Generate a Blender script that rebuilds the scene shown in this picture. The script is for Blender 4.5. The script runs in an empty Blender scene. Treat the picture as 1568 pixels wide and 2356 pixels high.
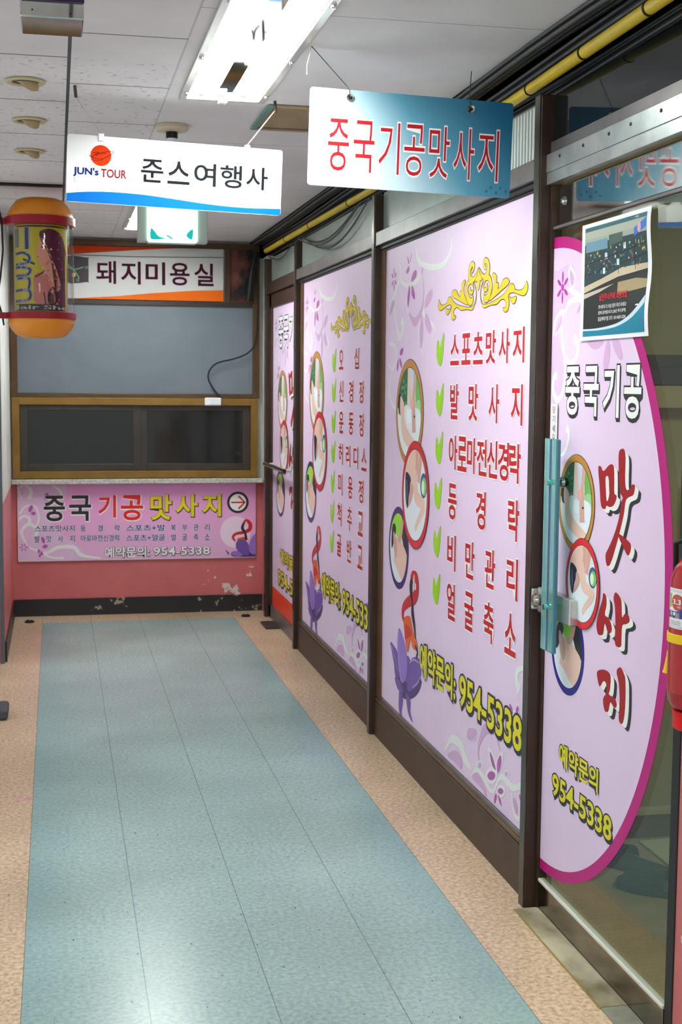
import bpy, bmesh, math, random
import numpy as np
from mathutils import Vector, Matrix
from mathutils.geometry import tessellate_polygon, delaunay_2d_cdt
random.seed(7)
SC = bpy.context.scene
COL = SC.collection

# ------------------------------------------------------------------ camera
W, H = 1568, 2356
F_PX, YAW, PIT, ROL, CAM_H = 3077.8, 0.2097086, 0.0955972, 0.0084110, 1.498157
FW = Vector((math.sin(YAW) * math.cos(PIT), math.cos(YAW) * math.cos(PIT), -math.sin(PIT)))
_r0 = Vector((math.cos(YAW), -math.sin(YAW), 0)); _u0 = _r0.cross(FW)
RT = math.cos(ROL) * _r0 + math.sin(ROL) * _u0
UP = -math.sin(ROL) * _r0 + math.cos(ROL) * _u0
CAMP = Vector((0, 0, CAM_H))
cd = bpy.data.cameras.new('camera'); co = bpy.data.objects.new('camera', cd); COL.objects.link(co)
co.matrix_world = Matrix(((RT.x, UP.x, -FW.x, 0), (RT.y, UP.y, -FW.y, 0), (RT.z, UP.z, -FW.z, CAM_H), (0, 0, 0, 1)))
cd.sensor_fit = 'VERTICAL'; cd.sensor_height = 23.6; cd.sensor_width = 23.6
cd.lens = F_PX / H * 23.6; cd.clip_start = 0.05
cd.dof.use_dof = True; cd.dof.focus_distance = 3.35; cd.dof.aperture_fstop = 7.5
SC.camera = co

# ------------------------------------------------------------------ light, exposure
wd = bpy.data.worlds.new('world'); SC.world = wd; wd.use_nodes = True
wd.node_tree.nodes['Background'].inputs[0].default_value = (0.93, 0.97, 1.0, 1)
wd.node_tree.nodes['Background'].inputs[1].default_value = 0.30
SC.view_settings.view_transform = 'Standard'; SC.view_settings.look = 'None'
SC.view_settings.gamma = 1; SC.view_settings.use_curve_mapping = False
SC.view_settings.exposure = 1.56
TUBE = 34.0          # strength of the fluorescent tubes
def area(name, loc, sx, sy, power, col=(0.96, 1.0, 0.97)):   # unseen fill lights, added without any fixture
    l = bpy.data.lights.new(name, 'AREA'); l.shape = 'RECTANGLE'; l.size = sx; l.size_y = sy; l.energy = power; l.color = col
    o = bpy.data.objects.new(name, l); o.location = loc; COL.objects.link(o); return o
area('hall_fill', (-0.6, -0.4, 2.38), 0.6, 1.2, 8)  # added fill for the open hall side, behind the camera
area('shop_fill', (2.5, 2.6, 2.2), 0.3, 0.6, 8.0, (1, 0.95, 0.78))  # added fill that brightens the room behind the glass door

# ------------------------------------------------------------------ materials
def lin(c):
    c /= 255.0
    return c / 12.92 if c <= 0.04045 else ((c + 0.055) / 1.055) ** 2.4
def rgb(*c): return (lin(c[0]), lin(c[1]), lin(c[2]), 1)
_M = {}
def M(c, rough=0.5, metal=0.0, spec=0.3, coat=0.0):
    k = (c, rough, metal, spec, coat)
    if k in _M: return _M[k]
    m = bpy.data.materials.new('mat_%d' % len(_M)); m.use_nodes = True
    b = m.node_tree.nodes['Principled BSDF']
    b.inputs['Base Color'].default_value = rgb(*c); b.inputs['Roughness'].default_value = rough
    b.inputs['Metallic'].default_value = metal; b.inputs['Specular IOR Level'].default_value = spec
    b.inputs['Coat Weight'].default_value = coat
    _M[k] = m; return m
def emit(c, s):
    k = ('e', c, s)
    if k in _M: return _M[k]
    m = bpy.data.materials.new('glow_%d' % len(_M)); m.use_nodes = True
    b = m.node_tree.nodes['Principled BSDF']
    b.inputs['Base Color'].default_value = rgb(*c); b.inputs['Emission Color'].default_value = rgb(*c)
    b.inputs['Emission Strength'].default_value = s
    _M[k] = m; return m
class NT:
    def __init__(s, name):
        s.m = bpy.data.materials.new(name); s.m.use_nodes = True; s.t = s.m.node_tree
        s.b = s.t.nodes['Principled BSDF']
        s.co = s.n('ShaderNodeTexCoord').outputs['Object']
    def n(s, typ, **kw):
        o = s.t.nodes.new(typ)
        for k, v in kw.items(): setattr(o, k, v)
        return o
    def l(s, a, b): s.t.links.new(a, b)
    def noise(s, scale, det=3, rough=0.55, vec=None, stretch=None):
        o = s.n('ShaderNodeTexNoise'); o.inputs['Scale'].default_value = scale; o.inputs['Detail'].default_value = det
        o.inputs['Roughness'].default_value = rough
        v = vec or s.co
        if stretch:
            mp = s.n('ShaderNodeMapping'); mp.inputs['Scale'].default_value = stretch; s.l(v, mp.inputs[0]); v = mp.outputs[0]
        s.l(v, o.inputs['Vector']); return o.outputs['Fac']
    def ramp(s, fac, stops):
        o = s.n('ShaderNodeValToRGB'); e = o.color_ramp.elements
        while len(e) < len(stops): e.new(0.5)
        for i, (p, c) in enumerate(stops): e[i].position = p; e[i].color = c if len(c) == 4 else rgb(*c)
        s.l(fac, o.inputs[0]); return o.outputs[0]
    def mix(s, fac, a, b, blend='MIX'):
        o = s.n('ShaderNodeMix', data_type='RGBA', blend_type=blend)
        for sock, v in ((o.inputs[0], fac), (o.inputs[6], a), (o.inputs[7], b)):
            if hasattr(v, 'links'): s.l(v, sock)
            elif isinstance(v, (int, float)): sock.default_value = v
            else: sock.default_value = v if len(v) == 4 else rgb(*v)
        return o.outputs[2]
    def math(s, op, a, b=0.0, c=0.0):
        o = s.n('ShaderNodeMath', operation=op)
        for i, v in enumerate((a, b, c)):
            if hasattr(v, 'links'): s.l(v, o.inputs[i])
            else: o.inputs[i].default_value = v
        return o.outputs[0]
    def xyz(s):
        o = s.n('ShaderNodeSeparateXYZ'); s.l(s.co, o.inputs[0]); return o.outputs
    def grid(s, sock, off, step, half):      # 1 on thin lines at off + k*step
        a = s.math('SUBTRACT', sock, off - step / 2)
        a = s.math('FLOORED_MODULO', a, step); a = s.math('SUBTRACT', a, step / 2); a = s.math('ABSOLUTE', a)
        return s.math('LESS_THAN', a, half)
    def color(s, c): s.l(c, s.b.inputs['Base Color'])
    def bump(s, fac, strength, dist=0.002):
        o = s.n('ShaderNodeBump'); o.inputs['Strength'].default_value = strength; o.inputs['Distance'].default_value = dist
        s.l(fac, o.inputs['Height']); s.l(o.outputs[0], s.b.inputs['Normal'])
BX0 = -0.0985                                # left edge of the blue strip
def vinyl(name, base, dark, light, fleck_d, fleck_l, seam, joint0, edge=None):
    t = NT(name); x = t.xyz()
    c = t.ramp(t.noise(75, 4, 0.6), [(0.33, dark), (0.5, base), (0.66, light)])
    if edge:                                              # less worn, bluer tiles along both edges of the strip
        e = t.math('ABSOLUTE', t.math('SUBTRACT', x[0], BX0 + 0.6)); e = t.math('ADD', e, t.math('MULTIPLY', t.noise(4, 4), 0.18))
        c = t.mix(t.ramp(e, [(0.52, (0, 0, 0)), (0.70, (150, 150, 150))]), c, edge)
    c = t.mix(t.ramp(t.noise(160, 2, 0.5, stretch=(1, .6, 1)), [(0.72, (0, 0, 0)), (0.76, (255, 255, 255))]), c, fleck_l)
    c = t.mix(t.ramp(t.noise(48, 1, 0.5, stretch=(1.7, 1, 1)), [(0.745, (0, 0, 0)), (0.76, (255, 255, 255))]), c, fleck_d)
    wear = t.ramp(t.noise(1.1, 2), [(0.35, (205, 205, 205)), (0.65, (255, 255, 255))])
    c = t.mix(0.6, c, wear, 'MULTIPLY')
    c = t.mix(t.math('MULTIPLY', t.grid(x[0], BX0, 0.3, 0.0013), 0.62), c, seam)
    c = t.mix(t.math('MULTIPLY', t.grid(x[1], joint0, 0.3, 0.0009), 0.22), c, seam)
    t.color(c); t.b.inputs['Roughness'].default_value = 0.3
    t.b.inputs['Roughness'].default_value = 0.25
    t.b.inputs['Specular IOR Level'].default_value = 0.3
    t.bump(t.noise(30, 3), 0.05)
    return t.m
m_blue = vinyl('vinyl_tile_blue', (154, 178, 176), (136, 165, 166), (169, 189, 184), (52, 105, 135), (205, 208, 196), (70, 78, 78), 4.025, (92, 142, 152))
m_tan = vinyl('vinyl_tile_beige', (201, 175, 147), (174, 145, 117), (218, 196, 171), (150, 120, 96), (218, 202, 182), (120, 96, 80), 3.96)
def ceiling_mat():
    t = NT('ceiling_board'); x = t.xyz()
    base = t.ramp(t.noise(2.2, 3), [(0.3, (205, 203, 203)), (0.7, (222, 220, 220))])
    leftz = t.math('LESS_THAN', x[0], 0.047); midz = t.math('MULTIPLY', t.math('GREATER_THAN', x[0], 0.047), t.math('LESS_THAN', x[0], 0.352))
    rightz = t.math('GREATER_THAN', x[0], 0.352)
    g1 = t.math('MULTIPLY', t.grid(x[1], 3.92, 0.61, 0.004), leftz)
    g2 = t.math('MULTIPLY', t.grid(x[1], 3.64, 0.61, 0.0035), midz)
    g3 = t.math('MULTIPLY', t.math('MULTIPLY', t.grid(x[1], 3.33, 1.82, 0.003), rightz), 0.5)
    lng = t.math('LESS_THAN', t.math('ABSOLUTE', t.math('SUBTRACT', x[0], 0.047)), 0.005)
    lng2 = t.math('MULTIPLY', t.math('LESS_THAN', t.math('ABSOLUTE', t.math('SUBTRACT', x[0], 0.352)), 0.003), 0.3)
    lng3 = t.grid(x[0], 0.047, 0.61, 0.004); lng3 = t.math('MULTIPLY', lng3, leftz)
    ln = t.math('MAXIMUM', t.math('MAXIMUM', g1, g2), t.math('MAXIMUM', t.math('MAXIMUM', g3, lng), t.math('MAXIMUM', lng2, lng3)))
    holes = t.ramp(t.noise(42, 1, 0.4, stretch=(1, 1.3, 1)), [(0.66, (0, 0, 0)), (0.70, (255, 255, 255))])
    zone = t.math('MULTIPLY', t.math('LESS_THAN', x[0], 0.352), t.math('GREATER_THAN', x[1], 3.92))
    hz = t.math('MULTIPLY', holes, t.math('MULTIPLY', zone, 0.5))
    c = t.mix(hz, base, (120, 118, 118)); c = t.mix(ln, c, (70, 74, 76))
    t.color(c); t.b.inputs['Roughness'].default_value = 0.7; t.b.inputs['Specular IOR Level'].default_value = 0.25
    return t.m
def dirty(name, a, b, scale=6, rough=0.5, metal=0.0, st=None, lo=.35, hi=.65):
    t = NT(name); t.color(t.ramp(t.noise(scale, 5, stretch=st), [(lo, a), (hi, b)]))
    t.b.inputs['Roughness'].default_value = rough; t.b.inputs['Metallic'].default_value = metal
    return t.m
def peeling(name, paint, under, thr, z0=None, z1=None, x0=None):
    t = NT(name); x = t.xyz()
    f = t.noise(9, 4, 0.6)
    f = t.ramp(f, [(thr, (0, 0, 0)), (thr + 0.012, (255, 255, 255))])
    if x0 is not None: f = t.math('MULTIPLY', f, t.math('GREATER_THAN', x[0], x0))
    if z1 is not None: f = t.math('MULTIPLY', f, t.math('LESS_THAN', x[2], z1))
    c = t.mix(f, t.mix(0.5, paint, t.ramp(t.noise(3, 4), [(0.3, (215, 215, 215)), (0.7, (255, 255, 255))]), 'MULTIPLY'), under)
    t.color(c); t.b.inputs['Roughness'].default_value = 0.42
    return t.m
m_ceil = ceiling_mat()
m_pink = peeling('pink_gloss_paint', (196, 104, 104), (205, 200, 190), 0.60, z1=0.34, x0=0.92)
m_black = peeling('black_baseboard_paint', (24, 23, 25), (150, 138, 120), 0.60, x0=0.1)
m_wall = dirty('off_white_wall', (190, 190, 186), (208, 208, 204), 4, 0.5)
m_bronze = dirty('dark_bronze_aluminium', (50, 33, 23), (64, 43, 30), 7, 0.42, 0.15)
m_bronze2 = dirty('bronze_bead', (96, 72, 48), (112, 84, 56), 9, 0.4, 0.35)
m_rail = dirty('grey_rail', (100, 94, 94), (124, 118, 116), 6, 0.35, 0.5)
m_gold = dirty('gold_anodised_frame', (112, 82, 26), (130, 97, 35), 5, 0.42, 0.25)
m_brown = dirty('brown_anodised_frame', (70, 48, 24), (84, 58, 30), 5, 0.42, 0.25)
m_steel = dirty('stained_steel', (176, 182, 178), (214, 214, 208), 8, 0.28, 0.75)
m_mirror = dirty('polished_steel', (186, 190, 186), (208, 210, 206), 12, 0.05, 1.0)
m_chrome = M((215, 218, 214), 0.1, 1.0)
m_dark = M((22, 20, 19), 0.7)
m_stone = dirty('speckled_sill_stone', (150, 148, 140), (196, 194, 186), 60, 0.4)
m_marble = dirty('stained_marble', (112, 104, 80), (186, 178, 152), 7, 0.3, 0, (1, 0.6, 1), .34, .60)
m_film = dirty('grey_blue_window_film', (92, 102, 111), (101, 110, 118), 3, 0.5)
m_blackframe = M((30, 32, 31), 0.5)
m_rubber = M((16, 16, 17), 0.55)
m_cable = M((24, 25, 27), 0.42)
m_cable2 = M((62, 64, 66), 0.45)
m_yellow = dirty('yellow_pipe_paint', (196, 168, 20), (214, 188, 34), 5, 0.35)
def glass(name, tint, ior=1.5, trans=1.0):
    m = bpy.data.materials.new(name); m.use_nodes = True; t = m.node_tree; t.nodes.clear()
    o = t.nodes.new('ShaderNodeOutputMaterial'); mx = t.nodes.new('ShaderNodeMixShader'); fr = t.nodes.new('ShaderNodeFresnel')
    ge = t.nodes.new('ShaderNodeNewGeometry'); e1 = t.nodes.new('ShaderNodeMath'); e1.operation = 'MULTIPLY_ADD'; e1.inputs[1].default_value = -2.0; e1.inputs[2].default_value = 1.0
    e2 = t.nodes.new('ShaderNodeMath'); e2.operation = 'POWER'; e2.inputs[0].default_value = ior      # same reflectance from both sides of the pane
    t.links.new(ge.outputs['Backfacing'], e1.inputs[0]); t.links.new(e1.outputs[0], e2.inputs[1]); t.links.new(e2.outputs[0], fr.inputs[0])
    a = t.nodes.new('ShaderNodeBsdfTransparent'); a.inputs[0].default_value = rgb(*tint)
    g = t.nodes.new('ShaderNodeBsdfGlossy'); g.inputs['Roughness'].default_value = 0.02
    t.links.new(fr.outputs[0], mx.inputs[0]); t.links.new(a.outputs[0], mx.inputs[1]); t.links.new(g.outputs[0], mx.inputs[2])
    t.links.new(mx.outputs[0], o.inputs[0]); return m
m_glass = glass('clear_glass', (226, 236, 228))
m_tubeglass = glass('clear_acrylic', (240, 240, 240), 1.4)
def acryl():
    t = NT('aqua_acrylic'); b = t.b
    b.inputs['Base Color'].default_value = rgb(150, 222, 214); b.inputs['Transmission Weight'].default_value = 0.75
    b.inputs['Roughness'].default_value = 0.08; b.inputs['IOR'].default_value = 1.45; return t.m
m_acryl = acryl()
m_tube = emit((250, 255, 252), TUBE)

# ------------------------------------------------------------------ helpers
def ray(x, y): return (x - W / 2) * RT - (y - H / 2) * UP + F_PX * FW
def onX(x, y, X): d = ray(x, y); return CAMP + d * (X / d.x)
def onY(x, y, Y): d = ray(x, y); return CAMP + d * (Y / d.y)
def onZ(x, y, Z): d = ray(x, y); return CAMP + d * ((Z - CAM_H) / d.z)
def props(o, label=None, cat=None, group=None, kind=None):
    for k, v in (('label', label), ('category', cat), ('group', group), ('kind', kind)):
        if v: o[k] = v
    return o
def thing(name, label, cat, loc=(0, 0, 0), group=None, kind=None):
    o = bpy.data.objects.new(name, None); COL.objects.link(o); o.location = loc; o.empty_display_size = 0.05
    return props(o, label, cat, group, kind)
ROOT = {}
def origin(o):
    p = Vector((0, 0, 0))
    while o is not None: p = p + o.location; o = o.parent
    return p
def mesh_obj(name, verts, faces, fm, mats, parent=None, smooth=False, label=None):
    off = origin(parent)
    me = bpy.data.meshes.new(name); me.from_pydata([tuple(Vector(v) - off) for v in verts], [], faces)
    for m in mats: me.materials.append(m)
    if len(mats) > 1: me.polygons.foreach_set('material_index', fm)
    if smooth: me.polygons.foreach_set('use_smooth', [True] * len(me.polygons))
    me.update(); o = bpy.data.objects.new(name, me); COL.objects.link(o); o.parent = parent
    if label: o['label'] = label
    return o
class MB:
    def __init__(s): s.v = []; s.f = []; s.m = []; s.mats = []
    def mi(s, m):
        if m not in s.mats: s.mats.append(m)
        return s.mats.index(m)
    def add(s, vs, fs, m):
        b = len(s.v); s.v += [tuple(v) for v in vs]; s.f += [tuple(i + b for i in f) for f in fs]; s.m += [s.mi(m)] * len(fs); return s
    def box(s, x0, x1, y0, y1, z0, z1, m):
        vs = [(x, y, z) for x in (x0, x1) for y in (y0, y1) for z in (z0, z1)]
        return s.add(vs, [(0, 1, 3, 2), (4, 6, 7, 5), (0, 4, 5, 1), (2, 3, 7, 6), (0, 2, 6, 4), (1, 5, 7, 3)], m)
    def quad(s, a, b, c, d, m): return s.add([a, b, c, d], [(0, 1, 2, 3)], m)
    def tube(s, pts, r, m, n=8, closed=False):
        pts = [Vector(p) for p in pts]; N = len(pts); vs = []; fs = []
        up = Vector((0.13, 0.21, 0.97))
        for i, p in enumerate(pts):
            t = (pts[min(i + 1, N - 1)] - pts[max(i - 1, 0)]); t = t.normalized() if t.length > 1e-9 else Vector((0, 0, 1))
            a = t.cross(up)
            if a.length < 1e-3: a = t.cross(Vector((1, 0, 0)))
            a.normalize(); b = a.cross(t); rr = r[i] if isinstance(r, (list, tuple)) else r
            for k in range(n):
                q = 2 * math.pi * k / n; vs.append(p + rr * (math.cos(q) * a + math.sin(q) * b))
        for i in range(N - 1):
            for k in range(n):
                fs.append((i * n + k, i * n + (k + 1) % n, (i + 1) * n + (k + 1) % n, (i + 1) * n + k))
        fs.append(tuple(range(n - 1, -1, -1))); fs.append(tuple((N - 1) * n + k for k in range(n)))
        return s.add(vs, fs, m)
    def lathe(s, prof, c, m, n=32, axis='Z', cap=True):
        vs = []; fs = []
        for r, h in prof:
            for k in range(n):
                q = 2 * math.pi * k / n; a, b = r * math.cos(q), r * math.sin(q)
                vs.append((c[0] + a, c[1] + b, c[2] + h) if axis == 'Z' else ((c[0] + h, c[1] + a, c[2] + b) if axis == 'X' else (c[0] + a, c[1] + h, c[2] + b)))
        for i in range(len(prof) - 1):
            for k in range(n):
                fs.append((i * n + k, i * n + (k + 1) % n, (i + 1) * n + (k + 1) % n, (i + 1) * n + k))
        if cap: fs.append(tuple(range(n - 1, -1, -1))); fs.append(tuple((len(prof) - 1) * n + k for k in range(n)))
        return s.add(vs, fs, m)
    def build(s, name, parent=None, smooth=False, bevel=0, label=None, kind=None):
        o = mesh_obj(name, s.v, s.f, s.m, s.mats, parent, smooth, label)
        if smooth:
            bm = bmesh.new(); bm.from_mesh(o.data); bmesh.ops.recalc_face_normals(bm, faces=bm.faces)
            for e in bm.edges:
                if len(e.link_faces) == 2 and e.calc_face_angle(0) > 0.7: e.smooth = False
            bm.to_mesh(o.data); bm.free()
        else:
            bm = bmesh.new(); bm.from_mesh(o.data); bmesh.ops.recalc_face_normals(bm, faces=bm.faces); bm.to_mesh(o.data); bm.free()
        if bevel:
            b = o.modifiers.new('bevel', 'BEVEL'); b.width = bevel; b.segments = 2; b.limit_method = 'ANGLE'
        if kind: o['kind'] = kind
        return o
def bx(name, b, m, parent=None, bevel=0, label=None, kind=None): return MB().box(*b, m).build(name, parent, False, bevel, label, kind)

# ---- flat print work: shapes in (u, v) metres on a surface
def crom(P, closed=True, n=5):
    P = [Vector(p[:2]) for p in P]; N = len(P); out = []
    rng = range(N) if closed else range(N - 1)
    for i in rng:
        g = (lambda j: P[j % N]) if closed else (lambda j: P[max(0, min(N - 1, j))])
        a, b, c, d = g(i - 1), g(i), g(i + 1), g(i + 2)
        for k in range(n):
            t = k / n; t2 = t * t; t3 = t2 * t
            out.append(0.5 * ((2 * b) + (c - a) * t + (2 * a - 5 * b + 4 * c - d) * t2 + (3 * b - a - 3 * c + d) * t3))
    if not closed: out.append(P[-1])
    return [tuple(p) for p in out]
def ellp(cx, cy, rx, ry, n=48, rot=0):
    c, s = math.cos(rot), math.sin(rot)
    return [(cx + rx * math.cos(q) * c - ry * math.sin(q) * s, cy + rx * math.cos(q) * s + ry * math.sin(q) * c) for q in [2 * math.pi * k / n for k in range(n)]]
def clip_convex(P, C):
    out = [tuple(p) for p in P]
    ar = sum(C[i][0] * C[(i + 1) % len(C)][1] - C[(i + 1) % len(C)][0] * C[i][1] for i in range(len(C)))
    C = C if ar > 0 else C[::-1]
    for i in range(len(C)):
        a, b = C[i], C[(i + 1) % len(C)]; inp = out; out = []
        if not inp: return []
        sd = lambda p: (b[0] - a[0]) * (p[1] - a[1]) - (b[1] - a[1]) * (p[0] - a[0])
        for j in range(len(inp)):
            p, q = inp[j - 1], inp[j]; dp, dq = sd(p), sd(q)
            if (dp >= 0) != (dq >= 0):
                t = dp / (dp - dq); out.append((p[0] + (q[0] - p[0]) * t, p[1] + (q[1] - p[1]) * t))
            if dq >= 0: out.append(q)
    return out
_T = {}
def glyphs(s, bold):
    k = (s, round(bold, 4))
    if k in _T: return _T[k]
    cu = bpy.data.curves.new('t', 'FONT'); cu.body = s; cu.size = 1; cu.offset = bold; cu.resolution_u = 3; cu.fill_mode = 'BOTH'
    ob = bpy.data.objects.new('t', cu); COL.objects.link(ob)
    dg = bpy.context.evaluated_depsgraph_get(); me = bpy.data.meshes.new_from_object(ob.evaluated_get(dg))
    r = ([(v.co.x, v.co.y) for v in me.vertices], [tuple(p.vertices) for p in me.polygons])
    bpy.data.objects.remove(ob); bpy.data.curves.remove(cu); bpy.data.meshes.remove(me)
    _T[k] = r; return r
def bbox(v): xs = [p[0] for p in v]; ys = [p[1] for p in v]; return min(xs), min(ys), max(xs), max(ys)
EPS = 0.00016
def inside(v2, f2, v1, f1):                # faces of (v2, f2) whose centre lies in some face of (v1, f1)
    V = np.array(v1); T = np.array([(f[0], f[i], f[i + 1]) for f in f1 for i in range(1, len(f) - 1)])
    A_, B_, C_ = V[T[:, 0]], V[T[:, 1]], V[T[:, 2]]
    P = np.array([[sum(v2[i][k] for i in f) / len(f) for k in (0, 1)] for f in f2])[:, None, :]
    cr = lambda a, b: (b[None, :, 0] - a[None, :, 0]) * (P[:, :, 1] - a[None, :, 1]) - (b[None, :, 1] - a[None, :, 1]) * (P[:, :, 0] - a[None, :, 0])
    x, y, z = cr(A_, B_), cr(B_, C_), cr(C_, A_)
    ok = (((x >= 0) & (y >= 0) & (z >= 0)) | ((x <= 0) & (y <= 0) & (z <= 0))).any(axis=1)
    return [f for f, k in zip(f2, ok) if k]
class Art:
    def __init__(s, mp, clip=None, slices=None, h0=1, vslices=None):
        s.mp = mp; s.clip = clip; s.sl = slices; s.vs = vslices; s.h = h0; s.parts = {}; s.cur = None; s.cc = None; s.lh = None; s.sub = 0
    def use(s, name, up=True):
        s.cur = s.parts.setdefault(name, MB())
        if up: s.h += 1
        return s
    def up(s): s.h += 1; return s
    def raw(s, vs, fs, m):
        try:                                             # merge self-overlaps into one flat, non-overlapping sheet
            o = delaunay_2d_cdt([Vector(p) for p in vs], [], [list(f) for f in fs], 1, 1e-7)
            keep = inside([(p.x, p.y) for p in o[0]], [tuple(f) for f in o[2]], vs, fs)
            if keep: vs, fs = [(p.x, p.y) for p in o[0]], keep
        except Exception: pass
        if s.lh != s.h: s.lh = s.h; s.sub = 0
        hh = s.h + 0.11 * (s.sub % 9); s.sub += 1
        s.cur.add([(u, v, hh) for u, v in vs], fs, m); return s
    def poly(s, P, m, holes=()):
        P = [tuple(p[:2]) for p in P]
        if s.cc: P = clip_convex(P, s.cc)
        if len(P) < 3: return s
        loops = [[Vector((p[0], p[1], 0)) for p in P]] + [[Vector((p[0], p[1], 0)) for p in h] for h in holes]
        fs = tessellate_polygon(loops); flat = [(p.x, p.y) for l in loops for p in l]
        return s.raw(flat, [tuple(f) for f in fs], m)
    def blob(s, P, m, n=5, holes=()): return s.poly(crom(P, True, n), m, [crom(h, True, n) for h in holes])
    def rect(s, a, b, c, d, m): return s.poly([(a, b), (c, b), (c, d), (a, d)], m)
    def ell(s, cx, cy, rx, ry, m, rot=0, n=48): return s.poly(ellp(cx, cy, rx, ry, n, rot), m)
    def ring(s, cx, cy, rx, ry, w, m, n=64):
        return s.poly(ellp(cx, cy, rx, ry, n), m, [ellp(cx, cy, rx - w, ry - w, n)[::-1]])
    def stroke(s, P, w, m, closed=False, n=6, smooth=True):
        Q = crom(P, closed, n) if smooth else [tuple(p) for p in P]
        if closed: Q = Q + [Q[0]]
        N = len(Q); vs = []; fs = []
        for i, p in enumerate(Q):
            a = Vector(Q[max(0, i - 1)]); b = Vector(Q[min(N - 1, i + 1)])
            if closed and i in (0, N - 1): a = Vector(Q[N - 2]); b = Vector(Q[1])
            t = b - a; t = t.normalized() if t.length > 1e-9 else Vector((1, 0)); nn = Vector((-t.y, t.x))
            if isinstance(w, (list, tuple)):
                f = i / (N - 1) * (len(w) - 1); k = min(int(f), len(w) - 2); ww = w[k] + (w[k + 1] - w[k]) * (f - k)
            else: ww = w
            vs += [tuple(Vector(p) + nn * ww / 2), tuple(Vector(p) - nn * ww / 2)]
        for i in range(N - 1): fs.append((2 * i, 2 * i + 1, 2 * i + 3, 2 * i + 2))
        if s.cc:
            for f in fs: s.poly([vs[i] for i in f], m)
            return s
        return s.raw(vs, fs, m)
    def text(s, t, r, m, bold=0.0, outs=(), fit=True, xf=None):
        # r = (u0, v0, u1, v1) that the ink of the text fills; outs = [(extra offset, material, du, dv)] drawn beneath
        b = bbox(glyphs(t, bold)[0]); sx = (r[2] - r[0]) / (b[2] - b[0]); sy = (r[3] - r[1]) / (b[3] - b[1])
        for ex, mm, du, dv in list(outs) + [(0, m, 0, 0)]:
            vs, fs = glyphs(t, bold + ex)
            q = [(r[0] + (x - b[0]) * sx + du, r[1] + (y - b[1]) * sy + dv) for x, y in vs]
            if xf: q = [xf(*p) for p in q]
            s.raw(q, fs, mm); s.h += 1
        return s
    def row(s, t, r, cw, m, bold=0.0, outs=()):
        # single characters spread between r[0] and r[2]; ink of every cell as high as r, cells cw wide
        n = len(t); H0 = s.h
        for i, ch in enumerate(t):
            u = r[0] + (r[2] - r[0] - cw) * (i / (n - 1) if n > 1 else 0)
            s.h = H0; s.text(ch, (u, r[1], u + cw, r[3]), m, bold, outs)
        return s
    def build(s, parent, labels={}):
        res = []
        for name, mb in s.parts.items():
            if not mb.f: continue
            me = bpy.data.meshes.new(name); me.from_pydata(mb.v, [], mb.f); me.polygons.foreach_set('material_index', mb.m)
            bm = bmesh.new(); bm.from_mesh(me)
            def cut(co, no, kill):
                bmesh.ops.bisect_plane(bm, geom=bm.verts[:] + bm.edges[:] + bm.faces[:], plane_co=co, plane_no=no, clear_outer=kill)
            if s.clip:
                a, b, c, d = s.clip
                cut((a, 0, 0), (-1, 0, 0), True); cut((c, 0, 0), (1, 0, 0), True); cut((0, b, 0), (0, -1, 0), True); cut((0, d, 0), (0, 1, 0), True)
            for q in (s.sl or []): cut((q, 0, 0), (1, 0, 0), False)
            for q in (s.vs or []): cut((0, q, 0), (0, 1, 0), False)
            off = origin(parent)
            for v in bm.verts: v.co = s.mp(v.co.x, v.co.y, v.co.z * EPS) - off
            bm.to_mesh(me); bm.free()
            for m in mb.mats: me.materials.append(m)
            o = bpy.data.objects.new(name, me); COL.objects.link(o); o.parent = parent
            if name in labels: o['label'] = labels[name]
            res.append(o)
        return res
def wallmap(X): return lambda u, v, h: Vector((X - h, -u, v))          # on the right wall, u = -Y
def backmap(Y): return lambda u, v, h: Vector((u, Y - h, v))           # on the end wall, u = X
def zpx(X, ox=0, oy=0, s=1.0):                                         # picture crop coordinates -> (u, v) on the right wall
    def f(x, y): p = onX(ox + x * s, oy + y * s, X); return (-p.y, p.z)
    return f
def bpx(Y, ox=0, oy=0, s=1.0):
    def f(x, y): p = onY(ox + x * s, oy + y * s, Y); return (p.x, p.z)
    return f
def mp(f, P): return [f(*p) for p in P]

# ================================================================== the setting
YB = 8.68; CZ = 2.40; XP = 1.335
S = dict(kind='structure')
fl = MB()
fl.box(BX0, BX0 + 1.2, -1.2, 8.434, -0.06, 0, m_blue)
fl.box(-1.2, BX0, -1.2, 8.434, -0.06, 0, m_tan); fl.box(BX0 + 1.2, 1.35, -1.2, 8.434, -0.06, 0, m_tan)
fl.box(-1.2, 1.35, 8.434, 8.80, -0.06, 0, m_tan)
m_shopfloor = dirty('shop_vinyl_floor', (150, 132, 98), (168, 150, 116), 7, 0.4)
fl.box(1.35, 3.4, 1.2, 8.8, -0.06, 0, m_shopfloor)
m_mark = M((206, 84, 140), 0.6)
for xa, ya, xb, yb, wd_ in ((56, 1836, 76, 1836, 3), (34, 1842, 46, 1841, 3), (38, 1836, 46, 1833, 2), (12, 1852, 20, 1852, 2)):
    p, q = onZ(xa, ya, .0006), onZ(xb, yb, .0006); p2, q2 = onZ(xa, ya + wd_, .0006), onZ(xb, yb + wd_, .0006); fl.quad(p, q, q2, p2, m_mark)
fl.build('floor', **S)

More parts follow.
